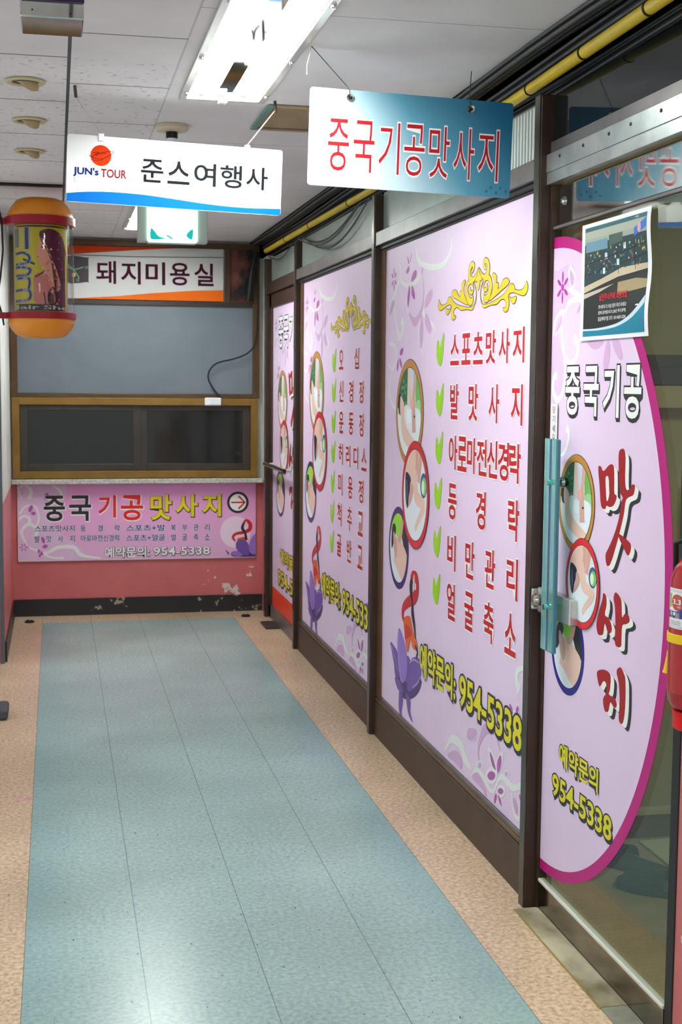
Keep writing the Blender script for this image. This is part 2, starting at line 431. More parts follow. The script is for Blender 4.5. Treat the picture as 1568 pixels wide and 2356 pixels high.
LX = 0.528                                   # centre line of the ceiling lamps
LAMPS = [(3.10, 4.36), (6.86, 8.10), (-0.66, 0.60)]
holes = [(LX - .117, LX + .117, a + .02, b - .02) for a, b in LAMPS] + [(0.70, 1.10, 4.42, 4.80)]
xs = sorted({-1.2, 1.235} | {h[0] for h in holes} | {h[1] for h in holes}); ys = sorted({-1.2, 8.75} | {h[2] for h in holes} | {h[3] for h in holes})
ce = MB()
for i in range(len(xs) - 1):
    for j in range(len(ys) - 1):
        cx, cy = (xs[i] + xs[i + 1]) / 2, (ys[j] + ys[j + 1]) / 2
        if any(h[0] < cx < h[1] and h[2] < cy < h[3] for h in holes): continue
        ce.quad((xs[i], ys[j], CZ), (xs[i], ys[j + 1], CZ), (xs[i + 1], ys[j + 1], CZ), (xs[i + 1], ys[j], CZ), m_ceil)
ce.quad((1.235, -1.2, CZ), (1.235, 8.75, CZ), (1.235, 8.75, CZ + .05), (1.235, -1.2, CZ + .05), m_dark)
ce.box(-1.2, 0.041, 6.40, 6.47, CZ - 0.006, CZ - 0.0005, m_dark)
ce.build('ceiling', **S)

wb = MB()
wb.box(-0.45, 1.345, 8.69, 8.80, 0, 0.85, m_pink); wb.box(-0.45, 1.345, 8.69, 8.80, 0.85, CZ, m_wall)
wb.build('wall_back', **S)
bx('baseboard_back', (-0.272, 1.335, 8.672, 8.69, 0, 0.108), m_black, **S)
wl = MB()
wl.box(-0.42, -0.282, 7.27, 8.69, 0, 0.85, m_pink); wl.box(-0.42, -0.282, 7.27, 8.69, 0.85, CZ, m_wall)
wl.box(-1.2, -0.42, 7.27, 7.40, 0, CZ, m_wall)
wl.build('wall_left', **S)
bx('baseboard_left', (-0.282, -0.272, 7.27, 8.672, 0, 0.108), m_black, **S)
bx('trim_1', (-0.302, -0.283, 7.225, 7.27, 0, 2.38), M((92, 98, 102), 0.4, 0.3), **S)
wr = MB()
wr.box(1.318, 1.46, 8.475, 8.69, 0, 0.85, m_pink); wr.box(1.318, 1.46, 8.475, 8.69, 0.85, 2.30, m_wall)
wr.box(1.3405, 1.60, -1.2, 2.6705, 0, 0.90, m_pink); wr.box(1.3405, 1.60, -1.2, 2.6705, 0.90, 2.03, m_wall)
wr.build('wall_right', **S)
for i, b in enumerate(((1.62, 1.66, -1.2, 8.75, 2.3, 2.78), (1.2, 1.66, -1.2, 8.75, 2.781, 2.80), (1.19, 1.234, -1.2, 8.75, 2.45, 2.78), (1.235, 1.619, 8.69, 8.80, 2.3, 2.78), (1.353, 1.619, -1.2, 8.689, 2.28, 2.287))):
    bx('trim_%d' % (11 + i), b, m_dark, **S)  # dark casing of the cable void; unseen top added to block light

# posts of the shopfront
def post(name, y0, dy, z1, x1=1.352):
    t = thing(name, None, None, (1.30, y0, 0), kind='structure')
    bx('profile', (1.300, x1, y0, y0 + dy, 0, z1), m_bronze, t, 0.002)
    bx('steel_edge', (1.296, 1.2995, y0 + 0.004, y0 + dy - 0.004, 0.0, z1), dirty('post_steel_' + name, (66, 62, 56), (112, 112, 104), 3, 0.24, 0.8), t)
    return t
post('trim_2', 3.530, 0.046, 2.285); post('trim_3', 5.476, 0.046, 2.275); post('trim_4', 7.352, 0.046, 2.275); post('trim_5', 8.425, 0.046, 2.275)
m_trans = dirty('grey_green_transom', (128, 142, 136), (150, 162, 154), 3, 0.3)
m_pane_back = dirty('pale_backing', (205, 196, 205), (212, 202, 212), 3, 0.5)
def bay(name, y0, y1, stripes=False):
    t = thing(name, None, None, (1.34, (y0 + y1) / 2, 0), kind='structure')
    MB().box(1.317, 1.36, y0, y1, 0, 0.148, m_bronze).build('kick_panel', t, bevel=0.002)
    k = MB(); k.box(1.322, 1.36, y0, y1, 0.149, 0.163, m_bronze2).box(1.328, 1.36, y0, y1, 0.163, 0.178, m_rail); k.build('ledge', t, bevel=0.001)
    r = MB(); r.box(1.302, 1.36, y0, y1, 2.066, 2.122, m_rail).box(1.318, 1.36, y0, y1, 2.050, 2.066, m_blackframe); r.build('rail', t, bevel=0.002)
    MB().box(1.3365, 1.345, y0, y1, 0.17, 2.06, m_pane_back).build('pane', t)
    MB().box(1.335, 1.345, y0, y1, 2.12, 2.285, m_trans).build('transom_pane', t)
    b = MB(); b.box(1.326, 1.344, y1 - 0.062, y1, 0.17, 2.06, m_bronze2).box(1.328, 1.344, y0, y1, 2.044, 2.056, m_blackframe); b.build('bead', t)
    if stripes:
        s = MB()
        for i in range(14): s.box(1.3335, 1.3349, y0 + 0.05 + i * 0.026, y0 + 0.066 + i * 0.026, 2.125, 2.28, M((206, 212, 206), 0.4))
        s.build('light_slat', t)
    return t
bay('window_1', 3.577, 5.475, True)
bay('window_2', 5.523, 7.351)
# far door
t = thing('door_2', None, None, (1.34, 7.9, 0), kind='structure')
MB().box(1.322, 1.352, 7.40, 8.424, 0.012, 0.088, m_rail).build('bottom_rail', t, bevel=0.002)
MB().box(1.322, 1.352, 7.40, 8.424, 1.968, 2.05, m_bronze).build('top_rail', t, bevel=0.002)
MB().box(1.322, 1.352, 8.35, 8.424, 0.012, 2.05, m_bronze).build('stile', t, bevel=0.002)
MB().box(1.3365, 1.345, 7.40, 8.36, 0.08, 1.97, m_pane_back).build('pane', t)
r = MB().box(1.302, 1.36, 7.399, 8.425, 2.052, 2.122, m_bronze); r.build('lintel', t, bevel=0.002)
MB().box(1.335, 1.345, 7.399, 8.425, 2.12, 2.28, m_trans).build('transom_pane', t)
h = MB(); a = onX(620, 1071, 1.285); b = onX(673, 1083, 1.285)
h.tube([(1.285, 8.36, a.z), (1.285, 7.62, a.z)], 0.014, m_chrome, 10); h.tube([(1.285, 8.30, a.z), (1.325, 8.30, a.z)], 0.01, m_chrome); h.tube([(1.285, 7.68, a.z), (1.337, 7.68, a.z)], 0.01, m_chrome)
h.build('push_bar', t, True, label='chrome push bar')
MB().box(1.235, 1.32, 7.98, 8.20, 0.0005, 0.014, M((74, 72, 68), 0.4, 0.5)).build('floor_hinge', t, bevel=0.003)

# near glass door
t = D1 = thing('door_1', None, None, (1.34, 3.1, 0), kind='structure')
DY0, DY1 = 2.709, 3.515
MB().box(1.339, 1.349, DY0, DY1, 0.085, 1.93, m_glass).build('pane', t)
b = MB().box(1.335, 1.353, DY0, DY1, 0.010, 0.084, dirty('dull_steel', (120, 112, 98), (150, 142, 128), 7, 0.14, 1.0)); b.build('bottom_rail', t, bevel=0.002)
b = MB().box(1.333, 1.353, DY0, DY1, 0.0845, 0.094, M((216, 216, 208), 0.3, 0.2)); b.build('bottom_bead', t, bevel=0.002)
b = MB().box(1.347, 1.356, DY0, DY1 - 0.01, 1.935, 2.036, m_mirror); b.build('top_rail', t, bevel=0.001)
b = MB().box(1.333, 1.353, DY0, DY1, 1.921, 1.930, m_rail); b.build('top_bead', t, bevel=0.002)
f = MB().box(1.330, 1.36, DY1 + 0.001, 3.529, 0, 2.05, m_bronze); f.build('jamb', t)
f = MB().box(1.3375, 1.350, 2.671, DY0 - 0.001, 0, 2.04, m_blackframe); f.build('black_frame', t, bevel=0.002)
k = onX(1294, 462, 1.345); MB().lathe([(0.013, 0.003), (0.013, -0.004), (0.007, -0.005), (0.0065, -0.002)], (1.346, k.y, k.z), m_chrome, 20, 'X').build('keyhole', t, True)
# header of the near door
t = thing('trim_6', None, None, (1.33, 3.1, 2.05), kind='structure')
MB().box(1.3185, 1.36, 2.45, 3.572, 2.0435, 2.075, m_steel).box(1.3165, 1.36, 2.45, 3.572, 2.0755, 2.124, m_steel).build('steel_plate', t, bevel=0.001)
MB().box(1.328, 1.36, 2.45, 3.529, 2.1245, 2.158, m_rail).build('bar', t)
MB().box(1.336, 1.345, 2.45, 3.529, 2.158, 2.285, M((20, 26, 26), 0.04)).build('transom_pane', t)
for x, y in ((1238, 390), (1287, 367), (1341, 344), (1400, 317), (1450, 296), (1520, 264)):
    q = onX(x, y, 1.3165); MB().lathe([(0.0045, 0), (0.004, -0.0022), (0.002, -0.003)], (1.3165, q.y, 2.106), M((60, 60, 56), 0.3, 0.8), 12, 'X').build('rivet', t, True)
# marble threshold, sill
th = MB(); th.box(1.268, 1.336, 2.90, 3.519, 0.0005, 0.006, m_marble).box(1.268, 1.336, 2.2, 2.898, 0.0005, 0.005, dirty('grey_stone', (112, 112, 100), (146, 146, 132), 9, 0.4)).box(1.341, 1.42, 2.2, 3.519, 0.0005, 0.006, m_marble)
th.box(1.2655, 1.268, 2.90, 3.525, 0.0005, 0.003, M((150, 126, 60), 0.7))
th.box(1.336, 1.341, 2.2, 3.519, 0.0002, 0.0012, m_dark); th.build('trim_7', **S)
bx('trim_8', (-0.279, 1.312, 8.60, 8.69, 0.852, 0.881), m_stone, None, 0.003, kind='structure')

# end wall windows
t = thing('window_3', None, None, (0.51, 8.66, 0.9), kind='structure')
Y0, Y1 = 8.655, 8.70
def frame(name, x0, x1, z0, z1, w, m, y0, y1, par, wt=None, wb_=None):
    wt = wt or w; wb_ = wb_ or w
    f = MB(); f.box(x0, x0 + w, y0, y1, z0, z1, m).box(x1 - w, x1, y0, y1, z0, z1, m).box(x0 + w, x1 - w, y0, y1, z1 - wt, z1, m).box(x0 + w, x1 - w, y0, y1, z0, z0 + wb_, m)
    return f.build(name, par, bevel=0.002)
frame('frame', -0.272, 1.282, 0.885, 1.397, 0.046, m_gold, 8.640, 8.69, t)
for a, b, yy in ((-0.226, 0.53, 8.660), (0.52, 1.236, 8.672)):
    f = frame('sash', a, b, 0.931, 1.351, 0.05, dirty('dark_sash_%d' % (a * 100), (44, 38, 30), (54, 46, 36), 6, 0.4), yy, yy + 0.014, t, 0.035, 0.045)
    MB().box(a + 0.05, b - 0.05, yy + 0.004, yy + 0.010, 0.976, 1.316, M((36, 38, 36), 0.06)).build('pane', f)
t = thing('window_4', None, None, (0.51, 8.66, 1.4), kind='structure')
frame('frame', -0.278, 1.292, 1.3975, 2.385, 0.044, m_brown, 8.645, 8.69, t, 0.035, 0.026)
MB().box(-0.234, 1.248, 8.655, 8.685, 1.985, 2.012, M((52, 40, 30), 0.4)).build('transom_bar', t)
MB().box(-0.234, 1.248, 8.672, 8.680, 1.425, 1.985, m_film).build('pane', t, label='grey blue filmed pane')
MB().box(1.075, 1.10, 8.650, 8.685, 2.012, 2.35, M((66, 52, 30), 0.4)).build('mullion', t)
q = MB().box(1.10, 1.248, 8.674, 8.682, 2.012, 2.35, dirty('dark_red_poster_glass', (22, 18, 18), (112, 58, 50), 9, 0.3, 0, (1, 1, .7), .45, .62)); q.build('side_pane', t, label='dark pane with reddish print')

# room behind the near glass door
m_cab = dirty('cream_cabinet', (158, 146, 104), (168, 156, 114), 2, 0.5)
t = thing('shoe_cabinet', 'cream cabinet with dark plinth behind the glass door', 'cabinet', (2.1, 4.1, 0))
b = MB(); b.box(1.46, 2.9, 4.07, 4.2, 0.075, 0.86, m_cab).box(1.46, 2.9, 4.07, 4.2, 0.90, 1.50, m_cab); b.build('body', t, bevel=0.003)
MB().box(1.46, 2.9, 4.03, 4.2, 0.0, 0.075, M((96, 78, 58), 0.5)).build('plinth', t)
MB().box(1.46, 2.9, 4.03, 4.2, 0.0765, 0.092, M((178, 176, 146), 0.4)).build('ledge', t)
MB().box(1.46, 2.9, 4.0, 4.2, 1.43, 1.50, M((184, 172, 128), 0.4)).build('shelf', t)
b = MB().box(1.46, 2.9, 4.02, 4.2, 1.505, 1.56, M((34, 44, 54), 0.5)).box(1.46, 2.9, 4.05, 4.2, 1.561, 1.60, M((18, 18, 18), 0.5)); b.build('dark_drawer_row', t)
bx('trim_9', (1.46, 3.3, 4.19, 4.26, 0, 2.28), m_cab, **S)
MB().box(3.30, 3.4, 1.2, 4.26, 0, 2.28, m_cab).box(1.60, 3.4, 1.2, 1.3, 0, 2.28, m_cab).box(1.362, 3.4, 1.2, 4.26, 2.262, 2.279, m_cab).build('trim_10', **S)
mt = props(MB().box(1.86, 2.3, 3.55, 3.99, 0.0005, 0.008, M((186, 192, 168), 0.8)).build('floor_mat', bevel=0.003), 'pale green mat on the shop floor inside the glass door', 'mat')
def slipper(x, y, rz, lab):
    P = crom([(-.045, -.13), (.0, -.145), (.045, -.13), (.05, -.02), (.055, .09), (.03, .145), (-.02, .145), (-.05, .09), (-.042, -.02)], True, 4)
    n = len(P); c, s_ = math.cos(rz), math.sin(rz); g = M((34, 62, 58), 0.7)
    t = thing('slipper', lab, 'slipper', (x, y, 0.0), 'slippers inside the door')
    m = MB(); tr = lambda p, z: (x + p[0] * c - p[1] * s_, y + p[0] * s_ + p[1] * c, z)
    m.add([tr(p, 0.0005) for p in P] + [tr(p, .022) for p in P], [tuple(range(n))[::-1], tuple(range(n, 2 * n))] + [(i, (i + 1) % n, n + (i + 1) % n, n + i) for i in range(n)], g)
    m.build('sole', t)
    u = MB(); vs = []; R = 9
    for j in range(6):
        yy = 0.0 + j * 0.026; w = 0.054 - 0.004 * j * (j > 3)
        for i in range(R):
            a = math.pi * i / (R - 1); vs.append(tr((-w * math.cos(a), yy), 0.0225 + (0.05 - 0.006 * j) * math.sin(a)))
    u.add(vs, [(j * R + i, j * R + i + 1, (j + 1) * R + i + 1, (j + 1) * R + i) for j in range(5) for i in range(R - 1)], g); u.build('upper', t, True)
q = onZ(1432, 1975, 0.03); slipper(q.x + 0.02, q.y, 0.5, 'dark green slipper behind the glass door, half hidden by the pink sticker')
q = onZ(1512, 2035, 0.03); slipper(q.x + 0.03, q.y, 0.9, 'dark green slipper behind the glass door, beside the black frame')

# ================================================================== ceiling things
m_white = M((232, 232, 228), 0.45); m_beige = M((190, 178, 142), 0.5); m_zinc = M((170, 172, 168), 0.3, 0.8)
def copy_tree(o, parent=None):
    c = o.copy(); COL.objects.link(c)
    if parent: c.parent = parent
    for ch in list(o.children): copy_tree(ch, c)
    return c
def make_lamp(y0, y1, label):
    t = thing('fluorescent_ceiling_lamp', label, 'ceiling lamp', (LX, (y0 + y1) / 2, CZ), 'twin tube ceiling lamps')
    m_fr = dirty('lamp_frame', (186, 186, 180), (204, 204, 198), 4, 0.3, 0.6)
    f = MB()
    for s in (-1, 1): f.box(LX + min(s * .115, s * .137), LX + max(s * .115, s * .137), y0, y1, CZ - 0.010, CZ - 0.001, m_fr)
    f.box(LX - .115, LX + .115, y1 - 0.02, y1, CZ - 0.010, CZ - 0.001, m_fr); f.box(LX - .115, LX + .115, y0, y0 + 0.02, CZ - 0.010, CZ - 0.001, m_fr)
    fr_ = f.build('frame', t, bevel=0.002)
    P = [(-.1145, CZ - .002), (-.100, CZ + .03), (-.085, CZ + .055), (-.052, CZ + .055), (-.034, CZ + .03), (-.024, CZ + .004), (.024, CZ + .004), (.034, CZ + .03), (.052, CZ + .055), (.085, CZ + .055), (.100, CZ + .03), (.1145, CZ - .002)]
    r = MB(); a, b = y0 + .0205, y1 - .0205
    for i in range(len(P) - 1):
        (xa, za), (xb, zb) = P[i], P[i + 1]
        r.quad((LX + xa, a, za), (LX + xb, a, zb), (LX + xb, b, zb), (LX + xa, b, za), m_mirror)
    r.build('reflector', t)
    for yy in (a, b):
        e = MB().add([(LX + x, yy, z) for x, z in P], [tuple(range(12))], M((214, 208, 186), 0.4, 0.2)); e.build('end_plate', t)
    for s in (-1, 1):
        MB().lathe([(0.0165, y0 + .05), (0.0165, y1 - .05)], (LX + s * 0.068, 0, CZ + 0.022), m_tube, 16, 'Y').build('tube', t, True, label='white glowing fluorescent tube')
        for yy, d in ((y0 + .021, 1), (y1 - .049, 1)):
            MB().box(LX + s * .068 - .012, LX + s * .068 + .012, yy, yy + .028, CZ + .004, CZ + .05, m_white).build('lamp_holder', t, bevel=0.002)
    MB().box(LX - .014, LX + .014, y1 - .032, y1 - .004, CZ - .018, CZ - .0105, m_white).build('clip', fr_, bevel=0.002)
    for s in (-1, 1):
        for yy in (y0 + .10, (y0 + y1) / 2 + .05, y1 - .12):
            MB().lathe([(.007, 0), (.007, -.006), (.004, -.009)], (LX + s * .126, yy, CZ - .0101), m_chrome, 14).build('knob', fr_, True)
    return t
lamp = make_lamp(3.10, 4.36, 'twin tube fluorescent ceiling lamp with mirror reflector above the hanging signs')
o = copy_tree(lamp); o.location.y = 7.48; o['label'] = 'fluorescent ceiling lamp near the end wall, mostly hidden by the glowing exit box'
o = copy_tree(lamp); o.location.y = 0.0; o['label'] = 'unseen twin tube fluorescent ceiling lamp added overhead to light the near corridor'  # out of view copy, added to light the near corridor

def exit_light():
    Y = 6.62; L = onY(317, 520, Y).x; R = onY(478, 520, Y).x; a = onY(338, 520, Y).x + .004; b = onY(453, 520, Y).x; zb = onY(400, 555, Y).z
    t = thing('exit_light', 'glowing white and turquoise exit light box hung from the ceiling behind the travel sign', 'exit light', ((L + R) / 2, Y, CZ))
    g = M((176, 190, 180), 0.45)
    m = MB(); m.box(L, a, Y + .01, Y + .09, zb - .004, CZ - .001, g).box(b, R, Y + .01, Y + .09, zb - .004, CZ - .001, g).box(a, b, Y + .03, Y + .09, zb - .008, CZ - .001, g); m.build('housing', t, bevel=0.004)
    MB().box(a + .001, b - .001, Y, Y + .029, zb, CZ - .012, emit((214, 250, 240), 1.8)).build('lit_face', t, bevel=0.004, label='glowing white face')
    w = b - a; A = Art(lambda u, v, h: Vector((a + u * w, Y - h, zb + v * .14)))
    c = emit((0, 170, 170), 0.28); A.use('green_field')
    A.blob([(.06, .06), (.06, .42), (.13, .34), (.22, .16), (.34, .10), (.30, .06)], c); A.use('green_corner', False); A.blob([(.90, .08), (.92, .42), (.84, .36), (.78, .22), (.82, .12)], c); A.use('green_mark', False); A.stroke([(.38, .2), (.44, .14), (.50, .07)], .05, c)
    A.build(t, {'green_field': 'turquoise corners'}); return t
exit_light()

def downlight(x, y, lab, tilt):
    t = thing('downlight', lab, 'downlight', (x, y, CZ), 'round downlights on the perforated tiles')
    MB().lathe([(.058, -.001), (.060, -.005), (.055, -.009), (.043, -.008), (.040, -.003)], (x, y, CZ), m_beige, 28, cap=False).build('rim', t, True)
    MB().lathe([(.040, -.004), (.039, -.0045), (.0, -.0047)], (x, y, CZ), M((44, 40, 34), 0.5), 24, cap=False).build('inside', t, True, label='dark inside')
    m = MB(); n = 16; P = []; 
    for k in range(n + 1):
        q = math.pi * k / n; P.append((x - .038 * math.cos(q), y + .0, q))
    vs = []
    for k in range(n + 1):
        q = math.pi * k / n - 0.5; vs += [(x + .036 * math.cos(q), y - .036 * math.sin(q) * .6, CZ - .006), (x + .030 * math.cos(q) + tilt, y - .030 * math.sin(q) * .6, CZ - .006 - .028 * math.sin(max(0, math.pi * k / n)))]
    m.add(vs, [(2 * k, 2 * k + 1, 2 * k + 3, 2 * k + 2) for k in range(n)], M((178, 158, 118), 0.5)); m.build('eyelid', t, True)
for (px, py), lab, ti in zip(((58, 185), (67, 275), (68, 346)), ('beige round downlight first after the steel ceiling box', 'beige round downlight between the two others on the perforated tiles', 'beige round downlight last before the orange hair shop lantern'), (.01, .004, .008)):
    q = onZ(px, py, CZ); downlight(q.x, q.y, lab, ti)
q = onZ(395, 288, CZ)
t = thing('ceiling_sensor', 'round cream ceiling sensor with a short dark barrel beside the lamp end', 'sensor', (q.x, q.y, CZ))
MB().lathe([(.058, -.001), (.060, -.012), (.052, -.022), (.02, -.024)], (q.x, q.y, CZ), M((200, 186, 160), 0.5), 28).build('base', t, True)
MB().lathe([(.021, -.0245), (.021, -.045), (.018, -.046)], (q.x, q.y, CZ), M((40, 40, 40), 0.25, 0.6), 20).build('barrel', t, True, label='dark barrel')
MB().lathe([(.017, -.0465), (.016, -.055), (.01, -.060)], (q.x, q.y, CZ), M((206, 216, 208), 0.3), 20).build('lens', t, True)

t = thing('recessed_ceiling_lamp', 'unlit brown recessed ceiling lamp behind the blue hanging sign', 'ceiling lamp', (0.9, 4.61, CZ))
mb_ = dirty('dusty_brown_metal', (150, 132, 100), (176, 158, 126), 6, 0.45, 0.2)
m = MB(); m.box(.685, .705, 4.40, 4.82, CZ - .008, CZ - .001, M((90, 150, 136), 0.3)).box(1.10, 1.115, 4.40, 4.82, CZ - .008, CZ - .001, mb_).box(.705, 1.10, 4.40, 4.42, CZ - .008, CZ - .001, mb_).box(.705, 1.10, 4.80, 4.82, CZ - .008, CZ - .001, mb_); m.build('frame', t, bevel=0.002)
m = MB(); m.quad((.7005, 4.42, CZ), (1.0995, 4.42, CZ), (1.04, 4.5, CZ + .06), (.76, 4.5, CZ + .06), mb_).quad((.7005, 4.80, CZ), (1.0995, 4.80, CZ), (1.04, 4.72, CZ + .06), (.76, 4.72, CZ + .06), mb_).quad((.7005, 4.42, CZ), (.7005, 4.80, CZ), (.76, 4.72, CZ + .06), (.76, 4.5, CZ + .06), mb_).quad((1.0995, 4.42, CZ), (1.0995, 4.80, CZ), (1.04, 4.72, CZ + .06), (1.04, 4.5, CZ + .06), mb_).quad((.76, 4.5, CZ + .06), (1.04, 4.5, CZ + .06), (1.04, 4.72, CZ + .06), (.76, 4.72, CZ + .06), M((120, 104, 76), 0.5)); m.build('reflector', t)

t = thing('steel_ceiling_box', 'polished steel box with a dark purple sticker under the ceiling tiles', 'box', (-0.14, 3.1, CZ))
a = onY(46, 37, 3.02); b = onY(193, 52, 3.02)
m = MB(); m.box(a.x, b.x, 3.02, 3.17, a.z, CZ - .0005, m_mirror); m.build('body', t, bevel=0.003)
for px, py in ((74, 22), (162, 32)):
    q = onY(px, py, 3.02); MB().lathe([(.002, 0), (.0018, -.0015)], (q.x, 3.02, q.z), m_dark, 10, 'Y').build('screw', t)
MB().box(a.x + .004, b.x + .001, 3.012, 3.0195, onY(120, 4, 3.02).z, CZ - .001, M((46, 30, 66), 0.5)).build('sticker', t, label='dark purple sticker')

# ================================================================== hanging signs
def sign_frame(Y, tl, tr, bl):
    a = onY(*tl, Y); b = onY(*tr, Y); c = onY(*bl, Y); w = (b - a).length; h = (a - c).length
    U = (b - a).normalized(); V = Vector((-U.z, 0, U.x)); O = a - V * h
    f = lambda x, y: ((onY(x, y, Y) - O).dot(U), (onY(x, y, Y) - O).dot(V))
    return O, U, V, w, h, f
def board(t, O, U, V, w, h, mat, th=0.006, rad=.008):
    P = [];
    for cx, cy, q0 in ((w - rad, h - rad, 0), (rad, h - rad, 90), (rad, rad, 180), (w - rad, rad, 270)):
        for k in range(5):
            q = math.radians(q0 + k * 22.5); P.append((cx + rad * math.cos(q), cy + rad * math.sin(q)))
    n = len(P); vs = [O + U * p[0] + V * p[1] for p in P] + [O + U * p[0] + V * p[1] + Vector((0, th, 0)) for p in P]
    return MB().add(vs, [tuple(range(n)), tuple(range(n, 2 * n))[::-1]] + [(i, n + i, n + (i + 1) % n, (i + 1) % n) for i in range(n)], mat).build('board', t)
def sign_map(O, U, V): return lambda u, v, h: O + U * u + V * v + Vector((0, -h, 0))
red = M((176, 16, 32), 0.6); whitep = M((236, 236, 234), 0.45)
# blue sign
Y = 3.63
O, U, V, w, h, f = sign_frame(Y, (714, 199), (1181, 238), (712, 425))
t = thing('hanging_sign', 'blue and white hanging sign with tall red letters under the yellow pipe', 'sign', O + U * w / 2, 'hanging signs')
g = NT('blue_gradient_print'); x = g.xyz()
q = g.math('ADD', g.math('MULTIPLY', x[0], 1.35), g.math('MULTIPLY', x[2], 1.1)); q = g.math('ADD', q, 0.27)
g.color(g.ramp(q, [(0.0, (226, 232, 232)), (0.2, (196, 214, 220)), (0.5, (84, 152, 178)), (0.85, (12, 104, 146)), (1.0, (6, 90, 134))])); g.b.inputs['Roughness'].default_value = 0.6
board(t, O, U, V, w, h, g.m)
A = Art(sign_map(O, U, V)); A.use('lettering')
a = f(752, 391); b = f(1149, 287); c = f(752, 271)
A.row('중국기공맛사지', (a[0], a[1], b[0], c[1]), .058, red, -0.002, [(0.030, whitep, 0, 0)])
A.use('scuff'); 
for px, py in ((1118, 440), (1128, 432), (1140, 444), (1150, 433), (1162, 441)): p = f(px, py); A.ell(p[0], p[1], .003, .0045, M((40, 112, 146), 0.7))
A.build(t, {'lettering': 'red letters with white outline'})
for (hx, hy), (wx, wy), wz in (((806, 225), (716, 106), CZ), ((1083, 251), (1092, 236), 2.40)):
    e = f(hx, hy); c_ = O + U * e[0] + V * e[1]
    MB().lathe([(.005, -.0015), (.0105, -.0025), (.0115, 0), (.0115, .0001)], (c_.x, c_.y - .0001, c_.z), m_chrome, 20, 'Y', cap=False).lathe([(.005, -.001), (.004, -.0008)], (c_.x, c_.y, c_.z), m_dark, 14, 'Y').build('eyelet', t, True)
    if wx == 716: top = onZ(wx, wy, CZ - .003)
    else: top = Vector((c_.x + .015, c_.y + .05, 2.37))
    MB().tube([c_ + Vector((0, -.003, 0)), c_ + Vector((-.004, .0, .022)), c_ + Vector((-.004, .003, .024)) * 1 + (top - c_) * .05, top], .0012, M((70, 66, 58), 0.5, 0.3), 6).build('wire', t)
q = onZ(716, 106, CZ - .002); MB().tube([q, q + Vector((-.004, -.004, -.02)), q + Vector((-.012, 0, -.05)), q + Vector((-.012, 0, -.075))], .001, M((190, 180, 150), 0.5), 5).build('loose_thread', t)
# travel agency sign
Y = 4.45
O, U, V, w, h, f = sign_frame(Y, (155, 307), (650, 346), (153, 463))
whitep = M((222, 222, 222), 0.8, 0, 0.15)
t = thing('hanging_sign', 'white hanging travel agency sign with an orange disc and a blue wave', 'sign', O + U * w / 2, 'hanging signs')
board(t, O, U, V, w, h, whitep)
A = Art(sign_map(O, U, V), (0.001, 0.001, w - .001, h - .001)); A.use('blue_wave')
cyan = M((0, 96, 176), 0.8, 0, 0.15); wmat = M((226, 226, 226), 0.8, 0, 0.15)
A.poly(crom(mp(f, [(150, 444), (200, 441), (260, 442), (330, 448), (400, 458), (480, 470), (560, 478), (652, 481)]), False) + mp(f, [(655, 500), (150, 470)]), cyan)
A.up(); A.stroke(mp(f, [(380, 453), (450, 463), (540, 474), (652, 477)]), [.001, .004, .004], whitep)
A.use('logo'); p = f(232, 358); A.ell(p[0], p[1], .033, .033, M((196, 52, 12), 0.85, 0, 0.1))
A.up(); ink = M((26, 14, 22), 0.85, 0, 0.1)
A.stroke(mp(f, [(204, 357), (216, 363), (232, 366), (252, 358), (261, 350), (248, 349), (222, 354), (212, 361)]), .0016, ink); A.stroke(mp(f, [(214, 352), (226, 350), (220, 357), (232, 354), (244, 352)]), .0016, ink); A.stroke(mp(f, [(210, 366), (224, 370), (238, 367)]), .0014, ink)
A.use('lettering')
a = f(168, 404); b = f(227, 384); A.text("JUN's", (a[0], f(198, 407)[1], b[0], f(198, 385)[1]), M((10, 34, 104), 0.85, 0, 0.1), .028)
a = f(232, 409); A.text('TOUR', (f(232, 400)[0], f(262, 410)[1], f(291, 400)[0], f(262, 390)[1]), M((130, 18, 24), 0.85, 0, 0.1), .020)
A.use('name_lettering'); y0 = f(325, 417)[1]; y1 = f(325, 367)[1]
A.row('준스여행사', (f(324, 400)[0], y0 - .001, f(616, 400)[0], y1 + .003), .072, M((20, 23, 27), 0.85, 0, 0.1), .012)
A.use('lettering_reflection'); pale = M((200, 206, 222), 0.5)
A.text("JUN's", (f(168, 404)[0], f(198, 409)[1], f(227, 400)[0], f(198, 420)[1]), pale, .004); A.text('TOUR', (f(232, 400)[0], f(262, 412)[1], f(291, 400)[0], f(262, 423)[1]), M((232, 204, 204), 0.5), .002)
A.build(t, {'logo': 'orange disc with a scribbled aeroplane line', 'lettering_reflection': 'pale mirrored letters'})
for (cx, cy), (wx, wy), cl, wr_ in (((233, 308), (172, 197), (150, 146, 138), .0009), ((569, 336), (632, 233), (206, 198, 180), .0022)):
    p = f(cx, cy); c_ = O + U * p[0] + V * (h - .004)
    MB().box(c_.x - .009, c_.x + .009, c_.y - .005, c_.y + .011, c_.z - .012, c_.z + .012, m_white).build('clip', t, bevel=0.002)
    top = onZ(wx, wy, CZ - .002)
    MB().tube([c_ + Vector((0, .003, .0122)), top + Vector((0, 0, -.03))], wr_, M(cl, 0.5), 6).build('wire', t)
    MB().tube([top, top + Vector((.003, 0, -.035))], .005, M((80, 70, 56), 0.6), 8).build('hook', t, True)

